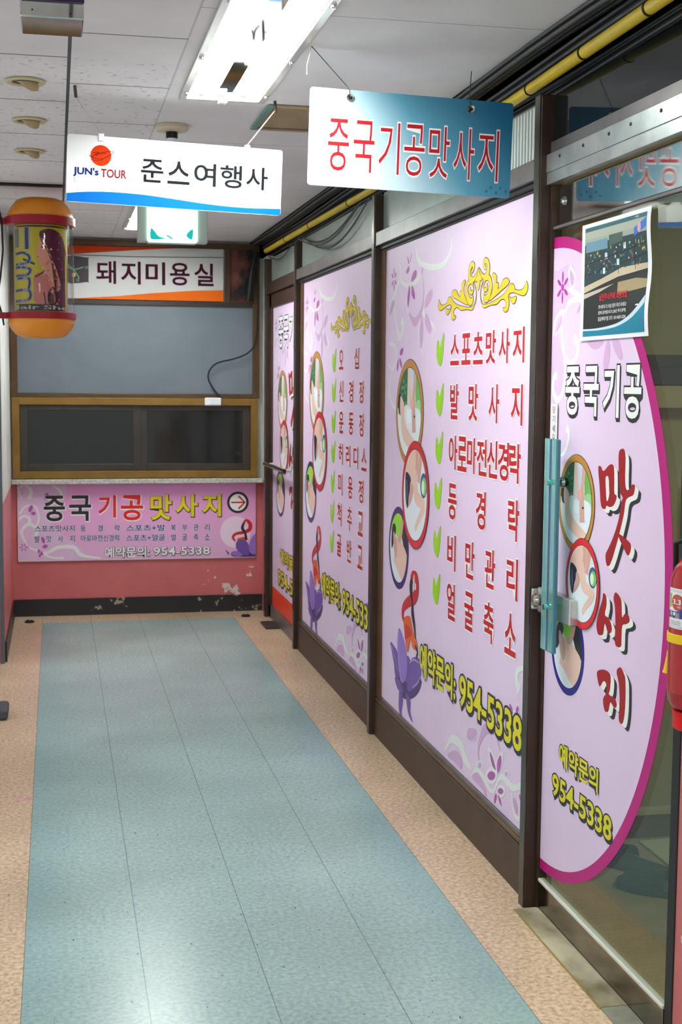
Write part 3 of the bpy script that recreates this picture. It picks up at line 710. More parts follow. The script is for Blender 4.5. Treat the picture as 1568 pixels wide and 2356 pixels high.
# ================================================================== printed panels on the shopfront
lilac = dirty('lilac_print', (219, 195, 223), (222, 199, 226), 2, 0.42)
pale = M((220, 224, 222), 0.35); mid = M((203, 164, 204), 0.35); deep = M((176, 86, 166), 0.35); lightm = M((212, 184, 216), 0.35)
p_red = M((184, 20, 34), 0.4); p_gold = M((214, 190, 32), 0.35); p_ink = M((42, 42, 46), 0.4); p_yel = M((218, 206, 24), 0.35)
leafg = M((148, 206, 24), 0.35); leafd = M((118, 180, 20), 0.35); p_white = M((232, 236, 232), 0.35)
skin = M((226, 190, 174), 0.4); skin2 = M((206, 160, 146), 0.4); sheet = M((220, 228, 234), 0.4); hair = M((36, 36, 58), 0.4); shirt = M((214, 206, 202), 0.4)
gr1 = M((48, 104, 70), 0.4); gr2 = M((108, 172, 84), 0.4); gr3 = M((150, 214, 62), 0.4)
def oval(A, cx, cy, rx, ry, col, kind, side=0.13, top=0.15):
    A.ell(cx, cy, rx * 1.015, ry * 1.012, p_ink, n=64); A.up(); A.ell(cx, cy, rx, ry, col, n=64); A.up()
    ix, iy = rx * (1 - side), ry * (1 - top); A.ell(cx, cy, ix * 1.02, iy * 1.015, p_ink, n=64); A.up()
    A.cc = ellp(cx, cy, ix, iy, 48); n = lambda P: [(cx + x * ix, cy + y * iy) for x, y in P]
    B = lambda P, m: A.blob(n(P), m, 4)
    K = lambda P, w, m: A.stroke(n(P), [q * ix for q in w], m, n=4)
    A.ell(cx, cy, ix, iy, sheet); A.up()
    if kind == 1:
        A.poly(n([(-1, 1), (-.1, 1), (-.14, .05), (-.5, .0), (-1, .1)]), gr1); A.poly(n([(.45, 1), (1, 1), (1, -.1), (.5, .1)]), gr2); A.poly(n([(-.14, 1), (.5, 1), (.55, .05), (-.18, .05)]), shirt); A.up()
        for x, y in ((-.5, .7), (-.35, .45), (-.6, .4), (-.3, .2), (-.5, .2), (-.28, .6), (-.45, .55), (-.62, .55)): A.ell(cx + x * ix, cy + y * iy, .07 * ix, .05 * iy, M((88, 150, 110), 0.4), n=10)
        A.ell(cx + .8 * ix, cy + .08 * iy, .3 * ix, .22 * iy, M((150, 200, 140), 0.4), n=20); A.poly(n([(.06, 1), (.40, 1), (.30, .45), (.16, .45)]), M((196, 206, 226), 0.4))
        K([(-.04, 1), (.0, .6), (.2, .12)], (.2, .2, .16), skin); K([(.48, 1), (.44, .6), (.30, .12)], (.2, .2, .16), skin2); A.up()
        B([(-.35, .16), (.1, .12), (.62, .12), (1.0, -.08), (1.1, -1.1), (-1.1, -1.1), (-1.1, -.1), (-.6, -.2)], sheet); A.up()
        B([(-.95, .36), (-.7, .38), (-.62, .2), (-.72, -.05), (-.9, 0)], hair); A.up(); B([(-.74, .36), (-.52, .28), (-.40, .14), (-.40, -.04), (-.56, -.16), (-.70, -.10), (-.78, .1)], skin); A.up()
        K([(-.56, -.1), (-.48, -.28), (-.34, -.46), (0, -.60), (.40, -.72), (.8, -.82)], (.26, .36, .38, .34, .30, .24), skin); K([(.36, .28), (.40, .0), (.42, -.2), (.44, -.42)], (.22, .26, .26, .30), skin2); B([(.12, .30), (.36, .32), (.36, .1), (.18, .1)], M((232, 170, 166), 0.4)); A.up(); A.ell(cx + .48 * ix, cy - .07 * iy, .06 * ix, .03 * iy, p_ink, n=12); A.poly(n([(-.18, .08), (.22, .06), (.24, -.22), (-.16, -.24)]), M((232, 238, 244), 0.4))
    elif kind == 2:
        B([(-.86, .5), (-.6, .74), (-.3, 1.05), (.25, 1.05), (.34, .6), (.12, .40), (-.22, .27), (-.5, .36)], skin); A.ell(cx + .73 * ix, cy + .26 * iy, .27 * ix, .27 * iy, M((58, 84, 128), 0.4)); A.up()
        A.ell(cx + .76 * ix, cy + .24 * iy, .2 * ix, .2 * iy, M((112, 190, 120), 0.4)); A.ell(cx + .68 * ix, cy + .22 * iy, .12 * ix, .15 * iy, M((214, 232, 190), 0.4)); K([(.48, 1.0), (.42, .7), (.30, .30)], (.3, .26, .2), skin2); K([(.12, 1.0), (.16, .7), (.06, .46)], (.24, .22, .2), skin2); A.up()
        K([(-.12, .50), (.02, .22), (.16, -.03), (.46, -.10), (.73, -.14), (.70, -.26), (.46, -.44), (.24, -.58), (.08, -.76)], (.46, .38, .34, .30, .24, .22, .19, .16, .14), skin); A.up()
        B([(-.8, .46), (-.42, .38), (-.36, .2), (-.52, -.07), (-.6, -.34), (-.76, -.22), (-.84, .14)], hair); A.up()
        B([(-.38, .27), (-.16, .17), (-.19, -.03), (-.38, -.21), (-.56, -.28), (-.44, 0)], skin2); K([(-.7, .3), (-.66, 0), (-.66, -.2)], (.04, .1, .03), M((92, 98, 140), 0.4))
    else:
        A.poly(n([(-.9, .4), (-.9, 1), (.5, 1), (.5, .45), (0, .2), (-.3, .4)]), gr3); A.poly(n([(.4, 1), (1, 1), (1, -.1), (.55, .15), (.3, .5)]), p_ink); A.up()
        B([(-.7, .6), (-.4, .64), (-.3, .45), (-.55, .1), (-.78, -.1), (-.84, .2)], hair); B([(-.2, .34), (.3, .22), (.98, -.1), (1.0, -.75), (.45, -.62), (.05, -.5), (-.2, -.1)], skin); A.up()
        B([(-.6, .42), (-.24, .22), (-.14, -.08), (-.26, -.42), (-.52, -.1)], skin2); K([(.5, .9), (.36, .5), (.2, .28), (-.02, .26)], (.26, .22, .2, .14), skin2); K([(-.5, -.36), (-.2, -.46), (.3, -.7), (.8, -.85)], (.22, .2, .22, .2), skin)
    A.cc = None; A.up()
def flower(A, c, r, m, n=6, rot=0.0, asp=1.0):
    for k in range(n):
        q = rot + 2 * math.pi * k / n
        A.poly([(c[0] + p[0], c[1] + p[1] * asp) for p in ellp(.62 * r * math.cos(q), .62 * r * math.sin(q), .36 * r, .13 * r, 14, q)], m)
def floral_top(A, f, k):
    for P, w in (([(700, 500), (690, 620), (620, 740), (500, 760), (400, 700), (380, 560)], [4, 16, 20, 22, 18, 6]), ([(220, 720), (245, 800), (240, 880), (300, 930), (380, 890), (430, 800), (440, 720)], [4, 12, 16, 16, 18, 14, 5]),
                 ([(230, 880), (190, 990), (180, 1100), (200, 1250), (230, 1400), (265, 1300), (245, 1240)], [10, 20, 20, 18, 26, 24, 30]), ([(200, 1000), (150, 1070), (140, 1150), (150, 1230)], [6, 12, 12, 6]),
                 ([(140, 1450), (190, 1480), (195, 1590), (170, 1680), (130, 1640)], 14), ([(160, 1700), (140, 1850), (160, 1990), (210, 2050)], [6, 16, 18, 6]), ([(330, 900), (300, 1000), (300, 1130), (340, 1260)], 12), ([(480, 940), (450, 1060), (450, 1190), (540, 1300), (520, 1400)], [4, 12, 18, 14, 5]), ([(440, 1190), (405, 1300), (412, 1450), (440, 1560)], [14, 14, 12, 4])):
        A.stroke(mp(f, P), [q * k for q in w] if isinstance(w, list) else w * k, pale)
    A.up()
    A.stroke(mp(f, [(440, 840), (450, 1000), (430, 1150), (370, 1260), (315, 1180)]), [q * k for q in (6, 12, 24, 34, 10)], mid)
    for P in ([(525, 960), (520, 1050), (470, 1130), (458, 1110), (480, 1010)], [(465, 1180), (500, 1230), (520, 1320), (500, 1360), (465, 1290)], [(432, 1190), (445, 1300), (440, 1430), (420, 1500), (412, 1400), (420, 1260)], [(140, 1190), (160, 1090), (185, 1060), (180, 1120), (155, 1180)], [(440, 760), (445, 800), (428, 840), (425, 800)]): A.blob(mp(f, P), mid)
    A.up()
    for P in ([(382, 790), (380, 850), (345, 895), (338, 870), (355, 810)], [(345, 925), (368, 1000), (365, 1055), (340, 1010)], [(322, 925), (325, 1000), (310, 1120), (302, 1090), (308, 980)], [(315, 755), (318, 790), (300, 825), (292, 800)], [(302, 660), (315, 700), (318, 735), (308, 720)], [(340, 630), (335, 690), (325, 720)],
              [(265, 1490), (255, 1550), (235, 1555), (240, 1510)], [(235, 1580), (252, 1640), (248, 1675), (232, 1620)], [(222, 1590), (222, 1650), (210, 1705), (208, 1650)]): A.blob(mp(f, P), deep)
    c = f(182, 872); flower(A, c, abs(f(182, 780)[1] - c[1]) * 1.15, deep, 6, math.pi / 2)
def floral_low(A, f, k):
    for P, w in (([(640, 690), (700, 590), (780, 640), (820, 760), (880, 860)], [6, 26, 34, 36, 12]), ([(880, 930), (920, 870), (980, 920), (1030, 1020), (1080, 1060), (1120, 960), (1160, 930), (1200, 970), (1260, 1030), (1340, 1000)], [8, 16, 18, 16, 12, 14, 18, 20, 18, 16]), ([(1245, 1080), (1250, 1180), (1280, 1290), (1340, 1310)], [8, 12, 14, 8]),
                 ([(1350, -50), (1300, -30), (1285, 60), (1315, 150)], [10, 18, 24, 40]), ([(1220, 250), (1240, 330), (1300, 350), (1310, 260)], 10)):
        A.stroke(mp(f, P), [q * k for q in w], pale) if isinstance(w, list) else A.stroke(mp(f, P), w * k, pale)
    for cx, cy, rx, ry in ((955, 828, 30, 46), (1195, 905, 26, 38), (1060, 918, 52, 78), (880, 548, 50, 70), (1145, 1060, 40, 60)): A.blob(mp(f, ellp(cx, cy, rx, ry, 12)), pale)
    for P in ([(1030, 660), (1090, 760), (1110, 900), (1060, 850)], [(1160, 700), (1165, 800), (1120, 905), (1105, 780)]): A.blob(mp(f, P), pale)
    A.up(); A.stroke(mp(f, [(945, 780), (945, 650), (990, 520), (1045, 490), (1100, 540), (1135, 690)]), [q * k for q in (5, 14, 30, 30, 16, 5)], mid)
    for P in ([(848, 500), (890, 488), (928, 520), (910, 590), (870, 608), (838, 570)], [(665, 740), (700, 700), (750, 700), (790, 770), (790, 860), (730, 800)], [(1258, 1120), (1290, 1180), (1290, 1270), (1263, 1210)], [(885, 930), (930, 890), (970, 950), (1015, 1070), (950, 1010)], ellp(955, 828, 18, 30, 10), ellp(1195, 905, 15, 24, 10), [(985, 1020), (1010, 1060), (1015, 1110), (995, 1080)]): A.blob(mp(f, P), mid)
    A.up()
    for P in ([(1045, 705), (1075, 760), (1100, 868), (1065, 820)], [(1140, 735), (1152, 790), (1135, 875), (1115, 890), (1113, 800)], [(1030, 900), (1060, 878), (1095, 905), (1085, 950), (1050, 960), (1026, 930)], [(1125, 1040), (1150, 1032), (1168, 1060), (1150, 1088), (1120, 1070)], [(1100, 1080), (1108, 1110), (1090, 1170), (1085, 1120)], [(1120, 1090), (1140, 1130), (1152, 1195), (1130, 1150)], [(1310, 1090), (1335, 1110), (1330, 1160), (1318, 1140)], [(1222, 270), (1245, 300), (1255, 360), (1230, 330)], [(1300, 290), (1308, 330), (1285, 370), (1283, 320)]): A.blob(mp(f, P), deep)
def ornament(A, f, cx):
    R = [[(943, 765), (950, 820), (975, 885), (957, 882), (955, 925), (945, 972), (933, 925), (931, 882), (915, 885), (938, 820)],
         [(1040, 1065), (1078, 960), (1086, 885), (1070, 830), (1090, 818), (1110, 850), (1106, 905), (1126, 905), (1120, 962), (1150, 920), (1165, 880), (1200, 863), (1222, 888), (1205, 925), (1150, 975), (1100, 1020)],
         [(972, 1060), (985, 1098), (1030, 1095), (1100, 1060), (1180, 1000), (1232, 918), (1265, 925), (1275, 965), (1330, 970), (1362, 935), (1378, 888), (1390, 950), (1368, 1008), (1330, 1015), (1262, 990), (1215, 1012), (1220, 1080), (1210, 1150), (1182, 1166), (1163, 1135), (1186, 1125), (1192, 1078), (1170, 1050), (1140, 1060), (1110, 1095), (1050, 1105), (1000, 1130), (980, 1108)],
         [(1205, 1000), (1240, 1042), (1286, 1025), (1275, 1078), (1255, 1090), (1232, 1050)]]
    K = [([(955, 775), (972, 830), (1000, 855), (1024, 830), (1036, 780), (1030, 725), (1008, 702), (992, 730), (1002, 765), (1016, 772)], [3, 14, 22, 28, 26, 24, 20, 18, 14, 6]),
         ([(990, 1000), (1000, 1045), (1025, 1040), (1048, 980), (1056, 910), (1040, 862), (1010, 870), (990, 930), (1000, 970), (1020, 950), (1020, 905)], [6, 24, 30, 32, 28, 22, 12, 6, 12, 20, 8]),
         ([(972, 1085), (962, 1020), (968, 950), (985, 890)], [4, 5, 5, 3])]
    k = abs(f(1100, 900)[0] - f(1000, 900)[0]) / 100 * 0.75
    for mir in (False, True):
        g = (lambda x, y: (2 * f(cx, 900)[0] - f(x, y)[0], f(x, y)[1] )) if mir else f
        for P in R: A.stroke(mp(g, P), 5 * k, p_ink, True, 3)
        for P, w in K: A.stroke(mp(g, P), [q * k + 6 * k for q in w], p_ink, n=4)
    A.up()
    for mir in (False, True):
        g = (lambda x, y: (2 * f(cx, 900)[0] - f(x, y)[0], f(x, y)[1])) if mir else f
        for P in R: A.blob(mp(g, P), p_gold, 3)
        for P, w in K: A.stroke(mp(g, P), [q * k for q in w], p_gold, n=4)
def dancer(A, f, k):
    A.stroke(mp(f, [(335, 1300), (352, 1266), (383, 1290), (392, 1390), (368, 1470), (310, 1510), (270, 1560), (262, 1630), (282, 1700)]), [q * k for q in (14, 30, 40, 44, 50, 40, 34, 30, 16)], M((192, 40, 50), 0.35))
    A.blob(mp(f, [(272, 1668), (325, 1640), (350, 1760), (385, 1850), (396, 1945), (352, 1925), (332, 1850), (306, 1965), (284, 1850)]), M((220, 96, 36), 0.35)); A.up()
    A.blob(mp(f, [(292, 1710), (338, 1760), (338, 1815), (300, 1835), (284, 1850), (282, 1780)]), M((196, 46, 40), 0.35))
    A.stroke(mp(f, [(345, 1300), (336, 1370), (340, 1440), (352, 1510)]), [q * k for q in (24, 38, 34, 8)], p_ink); A.stroke(mp(f, [(352, 1480), (350, 1600), (366, 1720), (378, 1840)]), [q * k for q in (8, 34, 26, 8)], p_ink)
    A.stroke(mp(f, [(375, 1900), (395, 1960), (385, 2010)]), 14 * k, p_ink); A.up(); A.ell(*f(366, 1318), 9 * k, 26 * k, skin, n=16); A.ell(*f(378, 1370), 9 * k, 14 * k, pale, n=10)
def lotus(A, f):
    v1, v2, v3, v4 = M((112, 80, 160), 0.35), M((142, 112, 192), 0.35), M((72, 52, 112), 0.35), M((196, 182, 220), 0.35)
    A.blob(mp(f, [(185, 2090), (230, 2150), (300, 2230), (400, 2200), (430, 2230), (400, 2330), (330, 2385), (260, 2370), (210, 2250)]), v3)
    for P in ([(232, 2290), (262, 2380), (250, 2500), (258, 2560), (226, 2480)], [(290, 2330), (330, 2400), (330, 2500), (352, 2600), (310, 2510)]): A.blob(mp(f, P), v1)
    A.up()
    for P, m in (([(150, 1870), (188, 1915), (222, 1990), (238, 2150), (205, 2190), (180, 2050), (162, 1950)], v1), ([(300, 2000), (332, 2060), (305, 2230), (280, 2180)], v1), ([(340, 2025), (392, 2008), (422, 2060), (428, 2150), (402, 2250), (330, 2312), (302, 2290), (318, 2150)], v1), ([(190, 2190), (240, 2230), (262, 2330), (215, 2290)], v1)): A.blob(mp(f, P), m)
    A.up(); A.blob(mp(f, [(228, 1745), (264, 1830), (288, 1930), (302, 2060), (290, 2200), (250, 2235), (226, 2120), (214, 1960), (214, 1850)]), v2)
    A.up()
    for P in ([(228, 1760), (222, 1900), (232, 2080), (250, 2220)], [(325, 2060), (360, 2030), (410, 2060)], [(160, 1900), (190, 2000), (215, 2130)], [(350, 2280), (395, 2240), (420, 2180)]): A.stroke(mp(f, P), .004, v4)
OUT_W = lambda e: [(e, p_white, 0, 0)]
OUT_K = lambda e: [(e, p_ink, .004, -.006), (e, p_ink, 0, 0)]
def spread(line, A, r, cw, m, bold, outs): A.row([c for c in line if c != ' '], r, cw, m, bold, outs)
def menu_panel(label, y0, y1, du, rows, leaves, cw, ovals, dz=0.0):
    t = thing('menu_panel', label, 'sign', (XP, (y0 + y1) / 2, 0.18), 'pink massage menu panels on the shopfront')
    A = Art(wallmap(XP), (-y1, 0.1795, -y0, 2.043)); A.use('film'); A.rect(-y1, .17, -y0, 2.05, lilac)
    g = zpx(XP, 860, 420, .2551); f7 = lambda x, y: (g(x, y)[0] - du, g(x, y)[1])
    g8 = zpx(XP, 860, 1000, .2551); f8 = lambda x, y: (g8(x, y)[0] - du, g8(x, y)[1] + dz)
    g5 = zpx(XP, 860, 1550, .2551); f5 = lambda x, y: (g5(x, y)[0] - du, g5(x, y)[1])
    k = .00105
    A.use('floral_pattern'); floral_top(A, f7, k); A.use('floral_spray'); floral_low(A, f5, k * 1.1); H0 = A.h
    A.use('oval_photo'); A.h = H0
    for i, (b, c) in enumerate(zip(ovals, (M((190, 132, 64), 0.35), M((206, 44, 50), 0.35), M((62, 44, 112), 0.35)))):
        pass
    order = (2, 0, 1)
    cols = (M((190, 132, 64), 0.35), M((206, 44, 50), 0.35), M((62, 44, 112), 0.35))
    for i in order:
        l, r, tp, bt = ovals[i]; z = zpx(XP); cx, cy = (l + r) / 2, (tp + bt) / 2
        uL, uR = z(l, cy)[0], z(r, cy)[0]; vT, vB = z(cx, tp)[1], z(cx, bt)[1]
        A.cur = A.parts.setdefault('oval_photo', MB()); oval(A, (uL + uR) / 2, (vT + vB) / 2, (uR - uL) / 2, (vT - vB) / 2, cols[i], i + 1)
    A.h = H0; A.use('ornament'); ornament(A, f7, 945); A.h = H0
    A.use('lotus'); lotus(A, f8); A.use('dancing_figure'); dancer(A, f8, k); A.h = H0
    A.use('leaf_bullet'); z = zpx(XP); L = [(635, 1350), (632, 1480), (620, 1600), (605, 1658), (580, 1628), (567, 1540), (575, 1425), (586, 1440), (597, 1488), (615, 1420)]; c0 = f7(602, 1510)
    for x, y in leaves:
        c = z(x, y); q = [(p[0] - c0[0] + c[0], p[1] - c0[1] + c[1]) for p in mp(f7, L)]; A.blob(q, leafg, 3)
        A.h += 1; A.stroke([(q[2][0] - .004, q[1][1]), (q[3][0], q[3][1] + .02)], .003, leafd, n=2); A.h -= 1
    A.h = H0; A.use('lettering')
    for s_, (xl, yt, yb, xr) in rows:
        a = z(xl, yb); b = z(xl, yt); uR = z(xr, yb)[0] if isinstance(xr, (int, float)) else xr[0]
        spread(s_, A, (a[0], a[1], uR, b[1]), cw, p_red, 0.022, OUT_W(.034)); A.h = H0 + 1
    A.h = H0 + 4; A.use('phone_lettering')
    a = f8(410, 0)[0]
    uA, uB = zpx(XP)(966, 1520)[0] - du, zpx(XP)(1049, 1560)[0] - du; vA, vB = zpx(XP)(978, 1561)[1], zpx(XP)(978, 1484)[1]
    A.text('예약문의:', (uA, vA, uB, vB), p_yel, .028, OUT_K(.052)); A.h -= 3
    uC, uD = zpx(XP)(1057, 1590)[0] - du, zpx(XP)(1201, 1690)[0] - du
    A.text('954-5338', (uC, vA + .004, uD, vB - .012), p_yel, .022, OUT_K(.05))
    A.build(t, {'lettering': 'red menu lettering with white outline', 'phone_lettering': 'yellow telephone lettering with black outline', 'ornament': 'gold scroll ornament', 'lotus': 'purple lotus flower', 'dancing_figure': 'red dancing figure', 'oval_photo': 'three oval framed photos', 'leaf_bullet': 'green leaf marks', 'floral_pattern': 'pale scrolls and magenta petals'})
    return t
menu_panel('pink menu panel beside the glass door, listing six massages below a gold ornament', 3.577, 5.441, 0.0,
    [('스포츠맛사지', (1036, 771, 841, 1206)), ('발맛사지', (1035, 883, 964, 1202)), ('아로마전신경락', (1032, 1000, 1078, 1198)), ('등경락', (1030.5, 1110, 1192, 1195)), ('비만관리', (1028.5, 1225, 1307, 1192)), ('얼굴축소', (1027, 1336, 1420, 1188))],
    [(1013, 805), (1012, 920), (1010.5, 1030), (1008, 1135), (1005.5, 1245), (1004, 1354)], .102,
    ((912.3, 974.3, 827.6, 1072), (926.8, 988.3, 1015.8, 1263), (895, 940, 1167, 1354.6)))
xr4 = lambda x, y: x
menu_panel('pink menu panel in the second bay, listing seven treatments, its edge behind a post', 5.523, 7.319, 1.915,
    [('오십견', (780, 805, 851, 866)), ('신경장애', (780, 876, 925, 864)), ('운동장애', (780, 946, 996, 864)), ('허리디스크', (779, 1019, 1067, 863)), ('미용정체', (778, 1087, 1137, 863)), ('척추교정', (776, 1154, 1207, 862)), ('골반교정', (775, 1226, 1277, 861))],
    [(769, 830), (768.5, 899), (767.5, 970), (767, 1039), (765.5, 1108), (764.5, 1177), (763.5, 1245)], .098,
    ((712.4, 745, 809.5, 997), (720, 752.7, 947.5, 1129), (702, 727.7, 1062, 1202)), -0.03)

BR = [[[(695, 690), (718, 680), (742, 722), (785, 675), (815, 660), (836, 685), (840, 800), (840, 920), (858, 940), (858, 975), (835, 1030), (800, 1048), (770, 1035), (757, 1065), (720, 1035), (706, 850)], [(762, 778), (786, 776), (796, 900), (785, 975), (770, 985), (762, 850)]],
      [[(880, 560), (905, 522), (930, 530), (942, 600), (938, 800), (950, 890), (985, 878), (1000, 845), (1025, 850), (1025, 890), (1010, 940), (960, 965), (940, 1010), (925, 1120), (885, 1290), (850, 1420), (820, 1520), (795, 1575), (770, 1570), (760, 1480), (790, 1410), (840, 1290), (880, 1150), (905, 1000), (915, 960), (890, 900), (880, 720)]],
      [[(880, 1285), (960, 1350), (990, 1390), (985, 1450), (960, 1485), (915, 1400), (880, 1320)]],
      [[(740, 1825), (765, 1850), (770, 1930), (755, 2020), (790, 2050), (815, 2120), (815, 2170), (785, 2190), (755, 2100), (740, 2190), (720, 2205), (690, 2190), (678, 2100), (700, 1990), (732, 1880)]],
      [[(833, 1870), (850, 1817), (885, 1850), (905, 1900), (910, 2040), (935, 2010), (970, 2030), (978, 2080), (950, 2105), (912, 2120), (905, 2250), (900, 2305), (870, 2312), (845, 2270), (850, 2100), (845, 1950)]]]
o_ = 2160  # offset of the lower crop: (1450 - 900) / .25467
BR += [[[(x, y + o_) for x, y in P]] for P in ([(685, 372), (740, 355), (790, 380), (808, 430), (802, 530), (792, 580), (840, 610), (862, 660), (855, 700), (830, 690), (805, 650), (790, 720), (775, 740), (750, 720), (738, 620), (770, 560), (765, 480), (740, 460), (710, 510), (690, 450)],
        [(860, 370), (895, 335), (930, 400), (942, 480), (938, 700), (920, 830), (895, 842), (880, 790), (888, 640), (880, 480)])]
def brush(A, f):
    for dx, dy, m in ((52, 66, p_ink), (40, 50, p_ink), (30, 36, p_white), (20, 24, p_white), (10, 12, p_white), (0, 0, M((156, 16, 24), 0.4))):
        for P in BR: A.blob([f(x + dx, y + dy) for x, y in P[0]], m, 3, [[f(x + dx, y + dy) for x, y in P[1]]] if len(P) > 1 else [])
        A.up()
# half-oval sticker on the near door
XD = 1.3385
t = thing('door_sticker', 'half oval pink massage sticker with a magenta rim on the glass door', 'sticker', (XD, 3.3, 1.0))
UL, VC = -3.5135, 1.012; z = zpx(XD); f9 = zpx(XD, 1200, 900, .25467); f38 = zpx(XD, 1200, 380, .25467); f14 = zpx(XD, 1200, 1450, .25467)
A = Art(wallmap(XD), (UL, .1, -2.5, 1.92)); A.use('rim'); A.ell(UL, VC, .783, .888, M((178, 14, 118), 0.4), n=128)
A.use('film'); A.ell(UL + .004, VC, .738, .858, lilac, n=128)
A.use('floral_pattern'); k = .00085
A.blob(mp(f38, [(270, 1050), (330, 960), (420, 900), (480, 960), (400, 1300), (330, 1500), (380, 1800), (360, 2050), (280, 2100)]), lightm)
for P, w in (([(380, 1330), (360, 1480), (372, 1640), (400, 1750), (450, 1790), (500, 1720), (505, 1620), (470, 1560)], [10, 14, 16, 18, 20, 20, 26, 30]), ([(390, 1330), (430, 1240), (500, 1210), (560, 1210)], [10, 18, 18, 18]), ([(410, 1110), (470, 1150), (560, 1190)], [8, 18, 14]), ([(285, 1540), (300, 1420), (350, 1330), (400, 1320)], [6, 14, 14, 8]), ([(440, 910), (425, 980), (440, 1080), (470, 1090), (480, 1000), (440, 910)], 10),
             ([(380, 1700), (390, 1850), (370, 2050), (320, 2120), (285, 2040), (290, 1920), (320, 1900)], [10, 14, 18, 24, 20, 18, 30]), ([(300, 1540), (345, 1480), (375, 1380), (350, 1340), (310, 1410), (290, 1520)], 9)):
    A.stroke(mp(f38, P), [q * k for q in w] if isinstance(w, list) else w * k, p_white)
A.stroke(mp(f9, [(405, 330), (425, 380), (415, 470), (380, 560), (340, 590)]), [.028, .012, .012, .012, .004], p_white)
A.up()
for P in ([(595, 1590), (740, 1580), (700, 1650), (640, 1660)], [(780, 1570), (800, 1700), (770, 1880), (745, 1900), (740, 1740)], [(815, 1560), (870, 1570), (910, 1720), (890, 1760), (840, 1680)], [(445, 960), (468, 1020), (465, 1090), (440, 1060)], [(310, 1510), (340, 1420), (365, 1370), (360, 1430), (330, 1490)], [(500, 1320), (530, 1250), (535, 1290), (510, 1340)]): A.blob(mp(f38, P), mid)
c = f38(370, 1105); flower(A, c, abs(f38(370, 950)[1] - c[1]) * .98, M((176, 56, 160), 0.35), 6, math.pi / 2, 1.0); A.ell(c[0], c[1], .01, .01, M((176, 56, 160), 0.35), n=12)
H0 = A.h; A.use('oval_photo')
cols = (M((186, 132, 50), 0.35), M((214, 38, 44), 0.35), M((36, 28, 138), 0.35))
for i in (2, 0, 1):
    l, r, tp, bt = ((1286, 1368.6, 1046.4, 1270), (1303.9, 1380.8, 1239.2, 1448), (1268.8, 1343.9, 1392, 1599))[i]; cx, cy = (l + r) / 2, (tp + bt) / 2
    uL, uR = z(l, cy)[0], z(r, cy)[0]; vT, vB = z(cx, tp)[1], z(cx, bt)[1]
    oval(A, (uL + uR) / 2, (vT + vB) / 2, (uR - uL) / 2, (vT - vB) / 2, cols[i], i + 1)
A.h = H0; A.use('brush_lettering'); brush(A, f9)
A.h = H0; A.use('lettering')
a = z(1300, 948); b = z(1474, 962); vB, vT = z(1320, 955)[1], z(1320, 843)[1]
A.row('중국기공', (a[0], vB, b[0], vT), .098, p_white, .022, [(.030, p_ink, .004, -.006), (.030, p_ink, 0, 0)])
A.h = H0; A.use('phone_lettering')
vB, vT = z(1296, 1766)[1], z(1296, 1713)[1]
A.text('예약문의', (z(1286, 1740)[0], vB, z(1376, 1790)[0], vT), p_yel, .028, OUT_K(.05))
A.h = H0; vB, vT = z(1276, 1832)[1], z(1276, 1780)[1]
A.text('954-5338', (z(1270, 1810)[0], vB, z(1407, 1900)[0], vT), p_yel, .022, OUT_K(.05))
A.build(t, {'rim': 'magenta rim', 'brush_lettering': 'red brush lettering with white and black shadow', 'lettering': 'white lettering with black outline', 'phone_lettering': 'yellow telephone lettering', 'oval_photo': 'three oval framed photos'})
# far door sticker: the same print, smaller on the page
t = thing('door_sticker', 'narrow pink massage sticker with a red foot on the far brown door', 'sticker', (XP, 7.9, .1))
A = Art(wallmap(XP), (-8.351, .09, -7.41, 1.966)); A.use('film'); A.rect(-8.36, .08, -7.4, 1.97, lilac)
A.use('foot_band'); z = zpx(XP); A.rect(-8.36, .08, -7.4, z(631, 1352)[1], M((224, 62, 34), 0.35))
A.use('floral_pattern'); g = zpx(XP, 860, 420, .2551); ff = lambda x, y: ((g(x, y)[0] + 5.44) * .8 - 8.36, (g(x, y)[1] - 2.04) * .9 + 1.96); floral_top(A, ff, .0008)
H0 = A.h; A.use('oval_photo')
for i in (2, 0, 1):
    l, r, tp, bt = ((639.5, 661, 853, 990), (644.2, 664, 967.4, 1091), (635, 655.3, 1082, 1188.5))[i]; cx, cy = (l + r) / 2, (tp + bt) / 2
    uL, uR = z(l, cy)[0], z(r, cy)[0]; vT, vB = z(cx, tp)[1], z(cx, bt)[1]
    oval(A, (uL + uR) / 2, (vT + vB) / 2, (uR - uL) / 2, (vT - vB) / 2, (M((190, 132, 64), 0.35), M((206, 44, 50), 0.35), M((62, 44, 112), 0.35))[i], i + 1)
A.h = H0; A.use('lettering'); A.row('중국기공', (z(641, 800)[0], z(646, 800)[1], z(641, 800)[0] + .74, z(646, 729)[1]), .165, p_white, .016, [(.022, p_ink, .004, -.006), (.022, p_ink, 0, 0)])
A.h = H0; A.use('brush_lettering')
def fb(x, y):   # brush letters re-used at the far door's size
    p = f9(x, y); return ((p[0] - f9(690, 1000)[0]) * 1.4 + z(664, 900)[0], (p[1] - f9(690, 1000)[1]) * 1.30 + z(664, 904)[1])
brush(A, fb)
A.h = H0; A.use('phone_lettering'); A.text('예약문의', (z(644, 1270)[0], z(647, 1296)[1], z(644, 1270)[0] + .62, z(647, 1262)[1]), p_yel, .028, OUT_K(.05))
A.h = H0; A.text('954-5338', (z(639, 1310)[0], z(642, 1345)[1], z(639, 1310)[0] + .90, z(642, 1310)[1]), p_yel, .022, OUT_K(.05))
A.build(t, {'foot_band': 'red foot band', 'lettering': 'white lettering with black outline', 'brush_lettering': 'red brush lettering', 'phone_lettering': 'yellow telephone lettering', 'oval_photo': 'three oval framed photos'})

